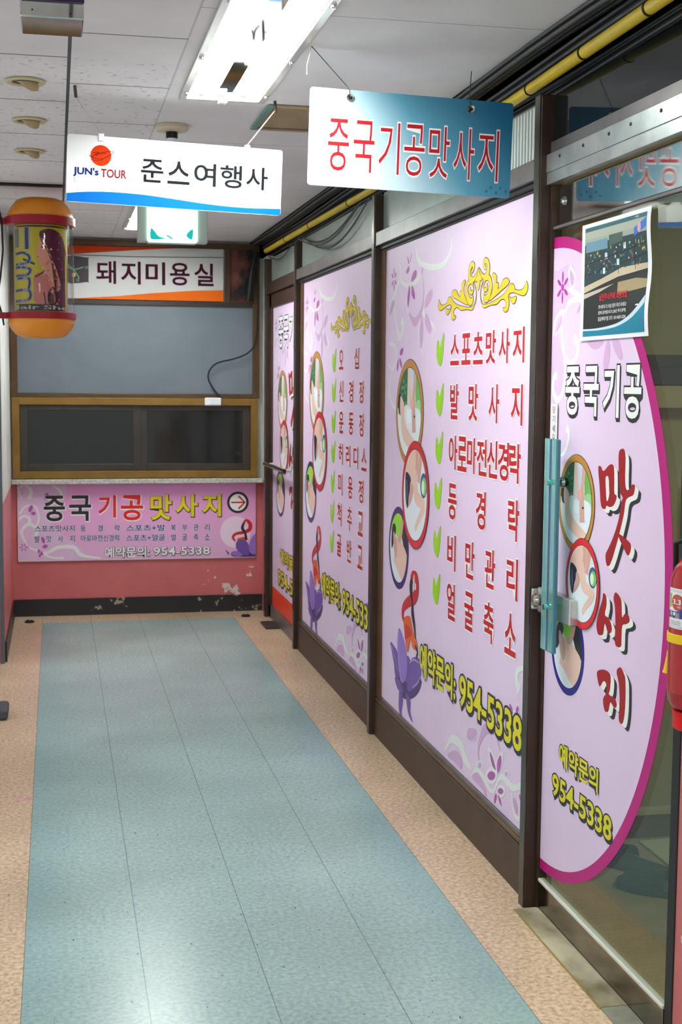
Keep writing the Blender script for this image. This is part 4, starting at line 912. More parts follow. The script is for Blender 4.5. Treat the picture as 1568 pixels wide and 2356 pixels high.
# ================================================================== poster, pull label, handle, lock
XQ = 1.336; z = zpx(XQ, 1200, 380, .25467)
a = z(560, 550); b = z(1192, 362); c = z(545, 1592); d = z(1150, 1540)
u0, u1 = a[0] - .002, (b[0] + d[0]) / 2; v1, v0 = (a[1] + b[1]) / 2, (c[1] + d[1]) / 2; pw, ph = u1 - u0, v1 - v0
wave = lambda u, v, h: Vector((XQ - .0015 - h - .0035 * (u - u0) / pw * math.sin((v - v0) / ph * 9) - .002 * abs((u - u0) / pw - .5), -u, v))
t = thing('poster', 'printed poster of trading screens taped on the glass door above the white lettering', 'poster', (XQ, -(u0 + u1) / 2, v0))
sl = [u0 + pw * i / 8 for i in range(1, 8)]
A = Art(wave, None, sl, 1, [v0 + ph * i / 14 for i in range(1, 14)]); U = lambda x: u0 + x * pw; Vv = lambda y: v0 + y * ph; n_ = lambda P: [(U(x), Vv(y)) for x, y in P]
A.use('paper')
for i in range(12): A.rect(u0, Vv(i / 12), u1, Vv((i + 1) / 12), M((228, 230, 234), 0.4))
A.use('print'); x0, x1, y0, y1 = .05, .95, .035, .965
def R(a, b, c, d, m): A.rect(U(a), Vv(b), U(c), Vv(d), m)
for i in range(6): R(x0, y0 + (y1 - y0) * i / 6, x1, y0 + (y1 - y0) * (i + 1) / 6, M((28, 32, 32), 0.4))
A.up(); R(x0, .80, x1, y1, M((146, 156, 142), 0.4)); R(x0, .925, x1, y1, M((40, 92, 96), 0.4)); R(x0, .865, x1, .93, M((158, 164, 150), 0.4)); A.poly(n_([(x0, .46), (.3, .50), (.6, .56), (x1, .56), (x1, .82), (x0, .82)]), M((34, 58, 62), 0.4))
A.poly(n_([(x0, .41), (.3, .46), (.55, .505), (x1, .53), (x1, .575), (.6, .575), (.3, .51), (x0, .465)]), M((190, 176, 148), 0.4)); A.poly(n_([(.55, .36), (x1, .385), (x1, .45), (.8, .47), (.55, .46)]), M((160, 142, 106), 0.4)); A.poly(n_([(x0, .36), (.28, .40), (.5, .455), (x0, .40)]), M((190, 176, 160), 0.4))
A.up(); R(.07, .755, .4, .84, M((98, 138, 158), 0.4)); A.poly(n_([(.42, .77), (.62, .79), (.62, .86), (.42, .86)]), M((66, 84, 76), 0.4)); A.poly(n_([(.78, .80), (.945, .855), (.945, .925), (.78, .865)]), M((36, 110, 196), 0.4)); A.ell(U(.85), Vv(.86), .010, .012, M((214, 150, 160), 0.4), n=12)
rnd = random.Random(3)
for _ in range(90):
    x = rnd.uniform(.07, .92); y = rnd.choice((.60, .67, .74)) + rnd.uniform(-.03, .03) + x * .03 - .03
    A.rect(U(x), Vv(y), U(x + rnd.uniform(.006, .022)), Vv(y + rnd.uniform(.006, .03)), M(rnd.choice(((82, 130, 150), (96, 150, 96), (60, 90, 130), (190, 196, 200), (170, 160, 60), (170, 60, 60), (70, 110, 110))), 0.4))
for x, y in ((.36, .67), (.63, .72), (.33, .55), (.53, .60)): R(x, y, x + .035, y + .05, M((190, 214, 226), 0.4))
A.stroke(n_([(x0, .655), (.5, .69), (x1, .735)]), .003, M((24, 30, 34), 0.4)); A.stroke(n_([(x0, .56), (.5, .60), (x1, .65)]), .003, M((24, 30, 34), 0.4))
for x in (.30, .55, .78): R(x, .50 + x * .05, x + .006, .76, M((24, 30, 34), 0.4))
A.use('foot_wave'); cv = crom([(x0, .10), (.28, .098), (.55, .120), (.72, .168), (.84, .235), (x1, .325)], False)
A.poly(n_(cv + [(x1, y0), (x0, y0)]), M((190, 216, 222), 0.4)); A.up(); cv = crom([(x0, .085), (.3, .08), (.55, .095), (.74, .140), (.86, .20), (x1, .265)], False); A.poly(n_(cv + [(x1, y0), (x0, y0)]), M((18, 122, 152), 0.4))
A.use('lettering'); W2 = M((222, 222, 222), 0.4)
A.text('실전주식카페 회원모집', (U(.29), Vv(.325), U(.70), Vv(.385)), M((206, 34, 40), 0.4), .02); H0 = A.h
for s_, yy in (('주식투자 더 이상 혼자 하지 마세요!', .255), ('함께 공부합시다! (28년 투자경력)', .205), ('필살매매기법 코치  010 4693 6204', .155)): A.h = H0; A.text(s_, (U(.29), Vv(yy), U(.70), Vv(yy + .036)), W2, .012)
A.build(t, {'print': 'photo of trading screens over a dark field', 'foot_wave': 'teal and white wave at the foot', 'lettering': 'red and white lettering'})
# pull label
z = zpx(XD - .004, 1220, 900, .12755)
a, b = z(378, 225), z(500, 900)
t = thing('pull_label', 'small vertical white pull label on the door edge above the handle', 'label', (XD, -a[0], b[1]))
uu, ww = a[0], z(500, 240)[0] - a[0] - .004
MB().box(XD - .0052, XD - .0040, -(uu + ww), -uu, b[1] - .03, a[1], M((226, 222, 222), 0.4)).build('label_paper', t)
A = Art(wallmap(XD - .0053)); A.use('lettering'); q = (a[1] - b[1] + .03) / 5.1
for i, ch in enumerate('당기세요'): A.text(ch, (uu + ww * .28, a[1] - q * (i + 1.02), uu + ww * .72, a[1] - q * (i + .24)), M((70, 72, 78), 0.5), .0); A.h = 2
A.build(t)
# handle and lock belong to the door
XH = 1.292; a = onX(1267, 1009, XH); b = onX(1256, 1496, XH)
ya = onX(1253, 1200, XH).y; yb_ = onX(1280, 1200, XH).y
hd = MB(); w_ = (ya - yb_)
hd.box(XH - .006, XH + .006, ya - w_ * .44, ya, b.z, a.z, m_acryl).box(XH - .006, XH + .006, yb_, yb_ + w_ * .44, b.z, a.z, m_acryl)
hd.box(XH - .0055, XH + .0055, ya - w_ * .56, ya - w_ * .44, b.z + .001, a.z - .001, M((66, 72, 132), 0.25))
hd.box(XH - .0055, XH + .0055, yb_ - w_ * .05, yb_ - w_ * .001, b.z + .001, a.z - .001, M((74, 128, 146), 0.25))
hh = hd.build('handle', D1, bevel=0.002, label='aqua acrylic pull handle')
for py in (1110, 1400):
    q = onX(1270, py, XH).z; ym = (ya + yb_) / 2
    MB().tube([(XH - .014, ym, q), (XH + .02, ym, q)], .007, M((60, 206, 190), 0.25), 12).tube([(XH - .016, ym, q), (XH - .0135, ym, q)], .0085, m_chrome, 12).build('handle_pin', hh, True, label='turquoise pin')
    MB().lathe([(.004, XH + .020 - 1.3), (.013, XH + .024 - 1.3), (.016, XH + .032 - 1.3), (.012, XH + .041 - 1.3), (.008, 1.3385 - 1.3)], (1.3, ym, q), M((150, 156, 146), 0.18, 1.0), 24, 'X').build('handle_ball', hh, True, label='steel ball')
zc = onX(1275, 1392, 1.325); MB().box(1.312, 1.338, onX(1316, 1400, 1.32).y, 3.513, zc.z - .034, zc.z + .036, m_steel).build('lock_case', D1, bevel=0.003)
bk = MB().box(1.298, 1.329, 3.5155, 3.5285, zc.z - .028, zc.z + .030, m_steel); bk.build('strike_plate', D1, bevel=0.003)
MB().lathe([(.016, 0), (.019, -.006), (.016, -.014), (.006, -.016)], (1.309, 3.50, zc.z), M((170, 166, 156), 0.22, 1.0), 24, 'X').build('lock_cylinder', D1, True)

# ================================================================== end wall things
YS = 8.642; f = bpx(YS, 0, 400, .44643)
a = bpx(YS)(515, 575); b = bpx(YS)(513, 693); xl, xr, zb, zt = -0.225, (a[0] + b[0]) / 2, b[1] - .002, a[1] + .003
t = thing('shop_sign', 'white hair salon sign with orange wedges above the grey window on the end wall', 'sign', ((xl + xr) / 2, YS, zb))
MB().box(xl, xr, YS, YS + .012, zb, zt, M((176, 176, 174), 0.5)).build('board', t, bevel=0.002)
A = Art(backmap(YS), (xl, zb, xr, zt)); A.use('orange_wedge'); org = M((204, 92, 4), 0.6, 0, 0.15)
A.poly(mp(f, [(100, 330), (1100, 362), (1045, 378), (720, 392), (380, 412), (100, 420)]), M((170, 52, 4), 0.6, 0, 0.15))
A.poly([(xl, zb), (xr, zb)] + mp(f, [(1150, 600), (1000, 602), (780, 615), (600, 630), (370, 642)]) + [(xl, f(300, 650)[1])], org)
A.use('logo'); mar = M((58, 10, 34), 0.7, 0, 0.1); dk = M((48, 36, 46), 0.4); q = f(375, 556); p = f(455, 432)
A.poly(crom([(q[0] - .05, q[1]), (p[0] - .01, q[1]), (p[0], q[1] + .01), (p[0], p[1] - .01), (p[0] - .01, p[1]), (q[0] - .05, p[1])], True, 3), dk); A.up()
gs = M((104, 160, 124), 0.4); A.ell(*f(380, 520), .012, .014, M((206, 150, 60), 0.4)); A.up()
A.stroke(mp(f, [(330, 470), (380, 492), (430, 480)]), .006, gs); A.stroke(mp(f, [(340, 460), (385, 500), (408, 540)]), .006, gs); A.ring(*f(446, 482), .010, .008, .003, gs, 20); A.ring(*f(400, 548), .009, .009, .003, gs, 20)
A.use('lettering'); a = f(495, 510); b = f(1100, 510); A.row('돼지미용실', (a[0], f(600, 568)[1], b[0], f(800, 455)[1]), .124, mar, .018)
A.build(t, {'orange_wedge': 'orange wedges', 'lettering': 'maroon lettering', 'logo': 'dark logo square with green scissors'})
m = MB(); q = [f(120, 408), f(360, 416), (f(700, 428)), f(1150, 432)]; m.tube([(p[0], YS - .006, p[1]) for p in q], .0018, m_rubber, 6)
props(m.build('sign_cable'), 'thin dark cable stretched across the white salon sign', 'cable')

YA = 8.676; f = bpx(YA, 0, 880, .44643); fp = bpx(YA)
c1, c2 = fp(39, 1112), fp(588, 1283); xl, xr, zt, zb = c1[0], c2[0], .8505, fp(300, 1288)[1]
t = thing('notice_board', 'wide pink massage notice board with an arrow on the end wall below the windows', 'sign', ((xl + xr) / 2, YA, zb))
MB().box(xl, xr, YA, YA + .012, zb, zt, M((222, 206, 222), 0.35)).build('board', t, bevel=0.002)
A = Art(backmap(YA), (xl + .006, zb + .006, xr - .002, zt - .001)); A.use('film')
g = NT('pink_print'); x = g.xyz(); g.color(g.ramp(x[2], [(0.0, (216, 170, 206)), (0.5, (226, 152, 208))])); g.b.inputs['Roughness'].default_value = .35
A.rect(xl, zb, xr, zt, g.m)
A.use('floral_pattern'); k = .0016
A.blob(mp(f, [(85, 520), (320, 520), (330, 600), (250, 700), (340, 800), (430, 900), (90, 930)]), lightm); A.up()
for P, w in (([(110, 600), (95, 550), (130, 530), (160, 560), (150, 600)], [5, 10, 12, 14, 16]), ([(100, 680), (130, 640), (180, 640), (200, 700), (180, 760)], 9), ([(95, 780), (90, 720), (120, 690), (150, 700), (150, 740)], [5, 10, 12, 12, 14]), ([(140, 840), (110, 770), (150, 730), (190, 760), (180, 800)], [6, 12, 14, 12, 16]), ([(150, 850), (230, 880), (300, 850), (380, 850), (420, 890), (520, 905)], [6, 12, 14, 16, 14, 6]), ([(270, 530), (310, 560), (320, 600)], 10), ([(180, 860), (260, 900), (330, 905)], 8)):
    A.stroke(mp(f, P), [q * k for q in w] if isinstance(w, list) else w * k, pale)
A.up(); c = f(122, 850); flower(A, c, .028, deep)
for cx, cy, rx, ry, ro in ((158, 650, 10, 20, .4), (172, 675, 12, 9, 0), (232, 845, 14, 10, -.3), (222, 812, 9, 18, -.3), (200, 870, 7, 10, 0), (206, 890, 6, 12, .3), (215, 880, 6, 12, -.3), (240, 590, 12, 22, .2)): A.poly([f(*p) for p in ellp(cx, cy, rx, ry, 14, ro)], deep)
A.use('figure_disc'); q = f(1212, 770); A.ell(q[0], q[1], .100, .104, M((228, 206, 226), 0.35)); A.h -= 0
H0 = A.h
gd = lambda x, y: f(1196 + (x - 258) * .62, 706 + (y - 1255) * .19)
A.use('dancing_figure'); 
A.stroke(mp(f, [(1248, 735), (1268, 712), (1288, 730), (1284, 758), (1255, 772), (1215, 780), (1200, 798), (1212, 818)]), [.010, .022, .026, .026, .022, .018, .018, .010], M((196, 36, 48), 0.35)); A.blob(mp(f, [(1220, 805), (1262, 795), (1275, 812), (1235, 818)]), M((214, 90, 40), 0.35)); A.up()
A.stroke(mp(f, [(1256, 725), (1248, 750), (1262, 775), (1268, 810)]), [.012, .02, .014, .02], p_ink); A.ell(*f(1268, 722), .006, .009, skin, n=12)
A.use('lotus'); v1, v2, v3 = M((112, 80, 160), 0.35), M((142, 112, 192), 0.35), M((72, 52, 112), 0.35)
A.blob(mp(f, [(1190, 880), (1215, 868), (1315, 860), (1318, 900), (1260, 900), (1200, 896)]), v3); A.up()
for P, m_ in (([(1190, 882), (1230, 865), (1255, 885), (1225, 898)], v2), ([(1222, 815), (1262, 812), (1285, 850), (1278, 890), (1240, 880), (1215, 850)], v1), ([(1320, 780), (1290, 810), (1282, 860), (1300, 885), (1322, 870)], v2), ([(1160, 860), (1180, 880), (1175, 885)], v3)): A.blob(mp(f, P), m_)
A.h = H0; A.use('arrow_mark'); c = f(1225, 618); A.ell(c[0], c[1], .071, .071, p_ink); A.up(); A.ell(c[0], c[1], .055, .055, p_white); A.up()
A.stroke([(c[0] - .045, c[1]), (c[0] + .044, c[1])], .010, p_red, n=1); A.stroke([(c[0] + .004, c[1] + .042), (c[0] + .046, c[1]), (c[0] + .004, c[1] - .042)], .012, p_red, smooth=False)
A.h = H0; A.use('lettering')
v0, v1_ = f(600, 712)[1], f(600, 580)[1]; H1 = A.h
for ch, xa, xb, mm, oc in zip('중국기공맛사지', (225, 356, 505, 622, 774, 905, 1042), (335, 470, 598, 738, 884, 1018, 1138), [p_ink] * 2 + [M((214, 40, 36), 0.35)] * 2 + [p_yel] * 3, [p_white] * 4 + [p_ink] * 3):
    A.use('black_lettering' if ch in '중국' else 'red_lettering' if ch in '기공' else 'yellow_lettering', False); A.h = H1; hh = 15 if ch in '기사지' else 0
    A.text(ch, (f(xa, 650)[0], v0 + hh * .0013, f(xb, 650)[0], v1_), mm, .024, [(.026, oc, .002, -.003)])
blue = M((40, 62, 128), 0.4); A.use('service_lettering', False)
for s_, xa, xb, ya, yb2 in (('스포츠맛사지', 178, 385, 738, 771), ('등경락', 415, 617, 736, 769), ('스포츠+발', 650, 850, 734, 767), ('복부관리', 880, 1080, 732, 765), ('발맛사지', 178, 385, 790, 825), ('아로마전신경락', 415, 617, 787, 820), ('스포츠+얼굴', 650, 850, 785, 818), ('얼굴축소', 880, 1080, 782, 815)):
    A.h = H1; r = (f(xa, ya)[0], f(xa, yb2)[1], f(xb, ya)[0], f(xa, ya)[1])
    if '+' in s_ or len(s_) > 5: A.text(s_, r, blue, .016, [(.03, pale, 0, 0)])
    else: A.row(s_, r, .032, blue, .016, [(.03, pale, 0, 0)])
A.h = H1; A.use('phone_lettering', False); A.text('예약문의:', (f(532, 0)[0], f(700, 900)[1], f(766, 0)[0], f(700, 846)[1]), p_white, .02, [(.045, p_ink, .001, -.002)])
A.h = H1; A.text('954-5338', (f(786, 0)[0], f(900, 890)[1], f(1080, 0)[0], f(900, 848)[1]), p_white, .012, [(.042, p_ink, .001, -.002)])
A.build(t, {'arrow_mark': 'red arrow in a black ring', 'lettering': 'black, red and yellow lettering', 'lotus': 'purple lotus flower', 'dancing_figure': 'red dancing figure'})

a, b = onY(470, 933, 8.635), onY(508, 915, 8.635)
t = thing('power_strip', 'white two-socket power strip on the gold window frame', 'power strip', ((a.x + b.x) / 2, 8.62, a.z))
MB().box(a.x, b.x, 8.612, 8.6385, a.z, b.z, M((224, 226, 230), 0.4)).build('body', t, bevel=0.008)
sb = [c for c in t.children if c.name.startswith('body')][0]
for i in (.3, .7): MB().lathe([(.017, -.0015), (.017, -.001), (.013, .004), (.0, .004)], (a.x + (b.x - a.x) * i, 8.612, (a.z + b.z) / 2), M((196, 198, 204), 0.5), 20, 'Y', cap=False).build('socket', sb, True)
c_ = [onY(x, y, 8.628) for x, y in ((506, 914), (490, 893), (479, 872), (482, 852), (500, 835), (540, 825), (570, 812), (586, 790), (592, 740), (593, 680), (590, 640), (586, 610))]
Q = crom([(p.x, p.z) for p in c_], False, 6)
MB().tube([(q[0], 8.626, q[1]) for q in Q], .005, m_rubber, 8).build('cord', t, True, label='black cord')
for nm, px, py, lb in (('floor_socket', 68, 1432, 'small black floor stud by the pink side wall and black baseboard corner'), ('floor_socket', 565, 1418, 'small black floor stud near the brown far door')):
    q = onZ(px, py, 0); t = thing(nm, lb, 'floor stud', (q.x, q.y, 0), 'floor studs by the end wall'); MB().lathe([(.030, .0005), (.030, .006), (.018, .014)], (q.x, q.y, 0), m_rubber, 20).build('base', t, True)
    MB().lathe([(.010, .0145), (.008, .02)], (q.x, q.y, 0), m_zinc, 12).build('cap', t, True)
q = onZ(3, 1660, 0)
t = thing('stand_foot', 'dark grey rubber foot of a floor stand on the beige floor border', 'stand foot', (q.x - .06, q.y + .08, 0))
MB().box(q.x - .16, q.x + .028, q.y + .01, q.y + .19, 0.0005, .05, M((70, 74, 78), 0.5)).build('base', t, bevel=0.012)
MB().tube([(q.x - .075, q.y + .10, .0505), (q.x - .075, q.y + .10, 1.0)], .016, M((92, 98, 102), 0.4, 0.3), 12).build('pole', t, True)

# ================================================================== barber pole lantern
PX, PY = -0.0625, 6.5
zp = lambda y: 2.343 - (y - 458) * .002010
lx = lambda x: (x - 93.5) * .00211
t = BP = thing('barber_pole', 'orange capped hair shop lantern with a printed drum hung before the salon sign', 'barber pole', (PX, PY, zp(778)))
orange = dirty('orange_plastic', (222, 134, 22), (228, 142, 28), 3, 0.35)
MB().lathe([(.02, zp(458)), (.085, zp(458.5)), (.108, zp(463)), (.130, zp(476)), (.146, zp(490)), (.151, zp(498)), (.151, zp(501))], (PX, PY, 0), orange, 48).build('top_cap', t, True, label='orange top cap')
MB().lathe([(.151, zp(735)), (.154, zp(742)), (.152, zp(745)), (.140, zp(758)), (.118, zp(770)), (.09, zp(777)), (.02, zp(778))], (PX, PY, 0), orange, 48).build('bottom_cap', t, True, label='orange bottom cap')
maroon = M((150, 22, 36), 0.35)
for za, zb_ in ((501.2, 521), (719, 734.8)):
    m = MB().lathe([(.152, zp(za)), (.160, zp(za + 1)), (.160, zp(zb_ - 1)), (.1525, zp(zb_))], (PX, PY, 0), maroon, 48); zc = zp((za + zb_) / 2)
    m.box(-.279, PX - .12, PY - .02, PY + .02, zc - .014, zc + .014, maroon); m.build('ring', t, True, label='dark red ring with wall arm')
MB().lathe([(.1515, zp(521.3)), (.1515, zp(718.7))], (PX, PY, 0), m_tubeglass, 48, cap=False).build('clear_tube', t, True)
RD = .122; MB().lathe([(RD, zp(522)), (RD, zp(718))], (PX, PY, 0), M((196, 178, 30), 0.5), 64).build('drum', t, True)
def drum(u, v, h):
    u = max(-.1215, min(.1215, u)); r = RD + h * EPS * 0 + .0003 + h * .00025; d = math.sqrt(max(0, r * r - u * u)); k = r / RD
    return Vector((PX + u, PY - d, v))
fz = lambda x, y: (lx(x * .16973), zp(400 + y * .16978))
A = Art(drum, (-.1213, zp(717), .1213, zp(523)), [-.121 + .01 * i for i in range(25)])
A.use('lettering'); nb = M((28, 42, 92), 0.4); sv = M((150, 150, 160), 0.4)
for P, w in (([(380, 760), (380, 1050)], .016), ([(255, 770), (255, 1020)], .012)): A.stroke(mp(fz, P), w + .012, sv, n=2)
for P in ([(235, 1110), (330, 1095), (410, 1150), (380, 1230), (240, 1250)], [(235, 1290), (330, 1290), (420, 1320), (380, 1390), (240, 1400)], [(240, 1440), (400, 1440), (400, 1580)], [(230, 1600), (400, 1600), (400, 1720), (230, 1740)]): A.stroke(mp(fz, P), .017, sv)
A.up()
for P, w in (([(380, 760), (380, 1050)], .016), ([(255, 770), (255, 1020)], .012)): A.stroke(mp(fz, P), w, nb, n=2)
for P in ([(235, 1110), (330, 1095), (410, 1150), (380, 1230), (240, 1250)], [(235, 1290), (330, 1290), (420, 1320), (380, 1390), (240, 1400)], [(240, 1440), (400, 1440), (400, 1580)], [(230, 1600), (400, 1600), (400, 1720), (230, 1740)], [(330, 1180), (480, 1250)]): A.stroke(mp(fz, P), .010, nb)
A.use('woman_print'); A.h = 1; hairc = M((92, 28, 56), 0.4); face = M((222, 154, 126), 0.5); dress = M((196, 116, 108), 0.5)
A.blob(mp(fz, [(540, 830), (600, 785), (700, 775), (800, 830), (850, 950), (880, 1150), (895, 1400), (890, 1760), (760, 1760), (720, 1500), (690, 1250), (640, 1080), (560, 940)]), hairc); A.up()
A.blob(mp(fz, [(545, 905), (530, 985), (512, 1040), (495, 1085), (512, 1110), (508, 1150), (525, 1180), (530, 1230), (555, 1262), (620, 1265), (690, 1180), (660, 1080), (620, 980), (590, 920)]), face); A.blob(mp(fz, [(600, 1260), (690, 1190), (760, 1350), (800, 1560), (700, 1600), (640, 1450), (590, 1400)]), face)
A.blob(mp(fz, [(470, 1400), (560, 1360), (640, 1400), (700, 1560), (720, 1760), (480, 1760), (462, 1560)]), dress); A.up()
A.ell(*fz(575, 1020), .006, .003, p_ink, n=12); A.stroke(mp(fz, [(505, 1150), (530, 1155)]), .004, M((150, 40, 50), 0.4), n=2)
A.blob(mp(fz, [(640, 1640), (700, 1540), (760, 1640), (740, 1770), (650, 1770)]), p_ink); A.stroke(mp(fz, [(590, 1620), (600, 1700), (610, 1780)]), .006, p_ink); A.stroke(mp(fz, [(480, 1420), (560, 1370), (600, 1330)]), .008, hairc)
for x, y in ((800, 850), (785, 950), (770, 1045), (780, 1165), (820, 1300), (645, 1330), (780, 1715)): A.ell(*fz(x, y), .004, .004, M((220, 40, 130), 0.4), n=8)
for x, y in ((685, 1045), (690, 1455), (690, 1610), (585, 1295)): A.ell(*fz(x, y), .005, .005, M((226, 190, 160), 0.4), n=8)
A.up(); A.use('foot_band'); A.h = 5; A.rect(-.1212, zp(717), .1212, zp(702), p_ink); A.use('top_band'); A.rect(-.1212, zp(524), .1212, zp(528), p_ink)
A.use('shop_lettering'); A.h = 7; A.text('Hair Shop', (-.150, zp(717), .175, zp(704.5)), M((206, 188, 170), 0.4), .02)
A.build(t, {'lettering': 'navy upright lettering', 'woman_print': 'print of a woman with long purple hair', 'shop_lettering': 'cream lettering on black'})
c_ = [(-.279, PY - .03, 2.36), (-.25, PY - .04, 2.30), (-.235, PY - .04, 2.22), (-.232, PY - .04, 2.10), (-.245, PY - .03, 1.98), (-.262, PY, 1.88), (-.24, PY, 1.80), (-.236, PY + .03, 1.76)]
MB().tube(c_, .0045, m_rubber, 8).build('cord', t, True, label='black cord')
MB().box(-.295, -.2795, PY - .05, PY + .05, zp(760), zp(440), m_wall).build('wall_plate', t)

# ================================================================== yellow pipe and cables
t = thing('yellow_pipe', 'yellow gas pipe running the length of the corridor above the shopfront', 'pipe', (1.28, 5, 2.31))
ZP = 2.312; pts = [onZ(x, y, ZP) for x, y in ((1530, 0), (1400, 82), (1180, 232), (850, 439), (720, 514), (612, 577))]
d0 = (pts[1] - pts[2]).normalized(); P0 = [pts[1] + d0 * 2.6] + pts[1:]
MB().tube(P0, .0155, m_yellow, 16).build('tube', t, True)
def along(pts, y):
    for a, b in zip(pts, pts[1:]):
        if min(a.y, b.y) <= y <= max(a.y, b.y): return a + (b - a) * ((y - a.y) / (b.y - a.y))
    return pts[-1]
for y in (2.78, 3.18, 3.60, 4.55, 5.3, 6.0, 6.9, 7.6):
    q = along(P0, y); MB().tube([q - Vector((0, .0035, 0)), q + Vector((0, .0035, 0))], .0178, m_rubber, 16).build('cable_tie', t, True, label='black cable tie')
rnd = random.Random(11)
def cable(x, z, r, m, ph, y0=1.2, y1=8.60):
    P = []; n = 36
    for i in range(n + 1):
        y = y0 + (y1 - y0) * i / n
        P.append((x + .006 * math.sin(y * 1.3 + ph), y, z + .007 * math.sin(y * 2.2 + ph)))
    return MB().tube(P, r, m, 6)
spec = []
for i in range(9): spec.append((1.242 + .016 * (i % 3), 2.372 + .018 * (i // 3), .0068, m_cable if i % 3 else m_cable2, 0.4))
for i in range(8): spec.append((1.304 + .015 * (i % 4), 2.352 + .020 * (i // 4), .0062, m_cable if i % 2 else m_cable2, 1.7))
for i in range(4): spec.append((1.336 + .012 * (i % 2), 2.296 + .015 * (i // 2), .0045, m_cable2 if i == 0 else m_cable, 2.6))
for i in range(8): spec.append((1.375 + .028 * (i % 4), 2.312 + .034 * (i // 4), .010, m_cable, 3.3))
for i, (x, z, r, m, ph) in enumerate(spec):
    o = cable(x, z, r, m, ph).build('cable', None, True)
    props(o, 'dark cable in the bundle above the pink shopfront', 'cable', 'dark cables along the ceiling edge')
for (x, y0, y1, dip) in ((1.302, 5.75, 7.30, .10), (1.318, 5.9, 7.28, .075), (1.310, 5.62, 7.2, .13), (1.311, 7.5, 8.38, .05)):
    P = [(x, y0 + (y1 - y0) * i / 20, 2.285 - dip * math.sin(math.pi * i / 20)) for i in range(21)]
    props(MB().tube(P, .004, m_cable2, 6).build('cable', None, True), 'grey cable sagging in front of the far transoms', 'cable', 'sagging cables over the far transoms')
P = [(1.262, 8.61, 2.33), (1.250, 8.60, 2.27), (1.235, 8.60, 2.2), (1.225, 8.61, 2.1), (1.215, 8.62, 2.02)]
props(MB().tube(P, .020, m_cable, 10).build('cable', None, True), 'thick black cable turning down beside the dark pane at the corridor end', 'cable')

# ================================================================== fire extinguisher
EX, EY = 1.281, 2.5
z0 = onY(1568, 1690, 2.46).z; za = onY(1560, 1646, 2.46).z
t = thing('fire_extinguisher', 'red fire extinguisher with a yellow band hung beside the glass door', 'fire extinguisher', (EX, EY, z0))
ered = M((164, 5, 10), 0.25, 0, 0.4, 0.3); zt = 1.155
MB().lathe([(.040, z0), (.043, z0 + .003), (.043, z0 + .028), (.046, za)], (EX, EY, 0), M((206, 16, 20), 0.35), 40).build('foot_ring', t, True)
MB().lathe([(.030, za + .0005), (.046, za + .006), (.054, za + .02), (.0565, za + .04), (.057, za + .0405), (.057, zt - .075), (.055, zt - .05), (.048, zt - .026), (.036, zt - .008), (.02, zt), (.016, zt + .006), (.016, zt + .02)], (EX, EY, 0), ered, 48).build('body', t, True)
zb1 = onY(1540, 1461, 2.48).z; zb0 = onY(1540, 1483, 2.48).z
MB().lathe([(.0573, zb0), (.060, zb0 + .001), (.060, zb1 - .001), (.0573, zb1)], (EX, EY, 0), M((226, 190, 10), 0.35), 48, cap=False).build('band', t, True, label='yellow band')
MB().lathe([(.021, zt + .0205), (.021, zt + .045), (.013, zt + .055)], (EX, EY, 0), M((190, 176, 120), 0.3, 0.8), 20).build('valve', t, True)
vl = [c for c in t.children if c.name.startswith("valve")][0]
MB().box(EX - .011, EX + .011, EY - .09, EY + .012, zt + .058, zt + .066, m_rubber).box(EX - .011, EX + .011, EY - .08, EY + .0, zt + .085, zt + .093, m_rubber).build("lever", vl, bevel=0.002)
qn = onY(1533, 1546, EY + .05)
hx, hy = EX - .034, EY + .050
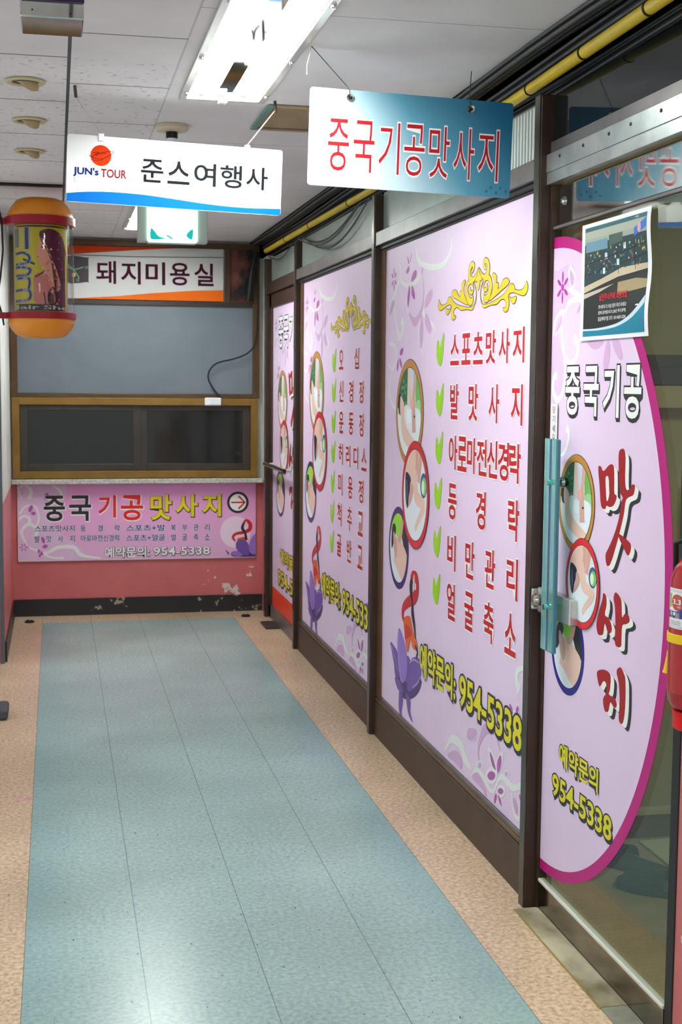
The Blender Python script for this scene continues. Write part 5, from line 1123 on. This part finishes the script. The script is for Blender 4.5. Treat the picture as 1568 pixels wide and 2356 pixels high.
MB().tube([(EX - .018, EY + .012, zt + .035), (EX - .030, EY + .045, zt + .02), (EX - .028, EY + .046, zt - .08), (EX - .028, EY + .046, 1.0), (hx, hy, qn.z + .045)], .006, m_rubber, 10).build('hose', t, True)
MB().lathe([(.006, .045), (.007, .035), (.013, .002), (.0145, .0), (.0135, -.002)], (hx, hy, qn.z), M((226, 190, 10), 0.35), 20).build('nozzle', t, True, label='yellow nozzle')
MB().box(EX + .0575, 1.3400, EY - .02, EY + .02, zt - .06, zt - .03, m_steel).build('wall_bracket', t)
RE = .0574; tow = math.atan2(-EY, -EX)      # direction from the bottle to the camera
def emap(u, v, h):
    q = tow + u / RE; r = RE + h * EPS; return Vector((EX + r * math.cos(q), EY + r * math.sin(q), v))
ux = lambda px: RE * math.asin(max(-1, min(1, (px - 1601.5) / 63.0))) * 1.0
lz = lambda py, px=1555: onY(px, py, 2.46).z
ua, ub = ux(1541), .07
A = Art(emap, None, [ua + i * .005 for i in range(1, 40)]); 
A.use('label_paper'); A.rect(ua, lz(1452), ub, lz(1359), M((228, 226, 224), 0.35))
A.use('label_print'); nv = M((60, 70, 150), 0.4)
for y in (1363, 1366, 1446, 1449): A.rect(ua + .002, lz(y + .7), ub, lz(y), M((120, 130, 190), 0.4))
A.rect(ua, lz(1428), ub, lz(1412), nv); A.poly([(ux(1556), lz(1412.1)), (ub, lz(1412.1)), (ub, lz(1402)), (ux(1566), lz(1404))], nv); A.rect(ux(1541.5), lz(1404), ux(1545), lz(1372), M((130, 190, 90), 0.4))
A.up(); c = ((ux(1546) + ux(1572)) / 2, lz(1391)); A.ell(c[0], c[1], (ux(1572) - ux(1545)) / 2, .0165, M((226, 66, 48), 0.4))
for i in range(3): A.rect(ux(1543), lz(1436 + i * 3.5), ux(1566), lz(1434.6 + i * 3.5), M((150, 150, 152), 0.5))
A.up(); A.text('3.3', (ux(1548), lz(1396), ux(1565), lz(1384)), p_white, .02); A.text('KG', (ux(1558), lz(1404), ux(1565), lz(1400)), p_white, .01)
for x in (1544, 1551): A.ell(ux(x), lz(1418), .0035, .004, p_white, n=14)
A.build(t, {'label_paper': 'white paper label', 'label_print': 'red disc and blue band print'})
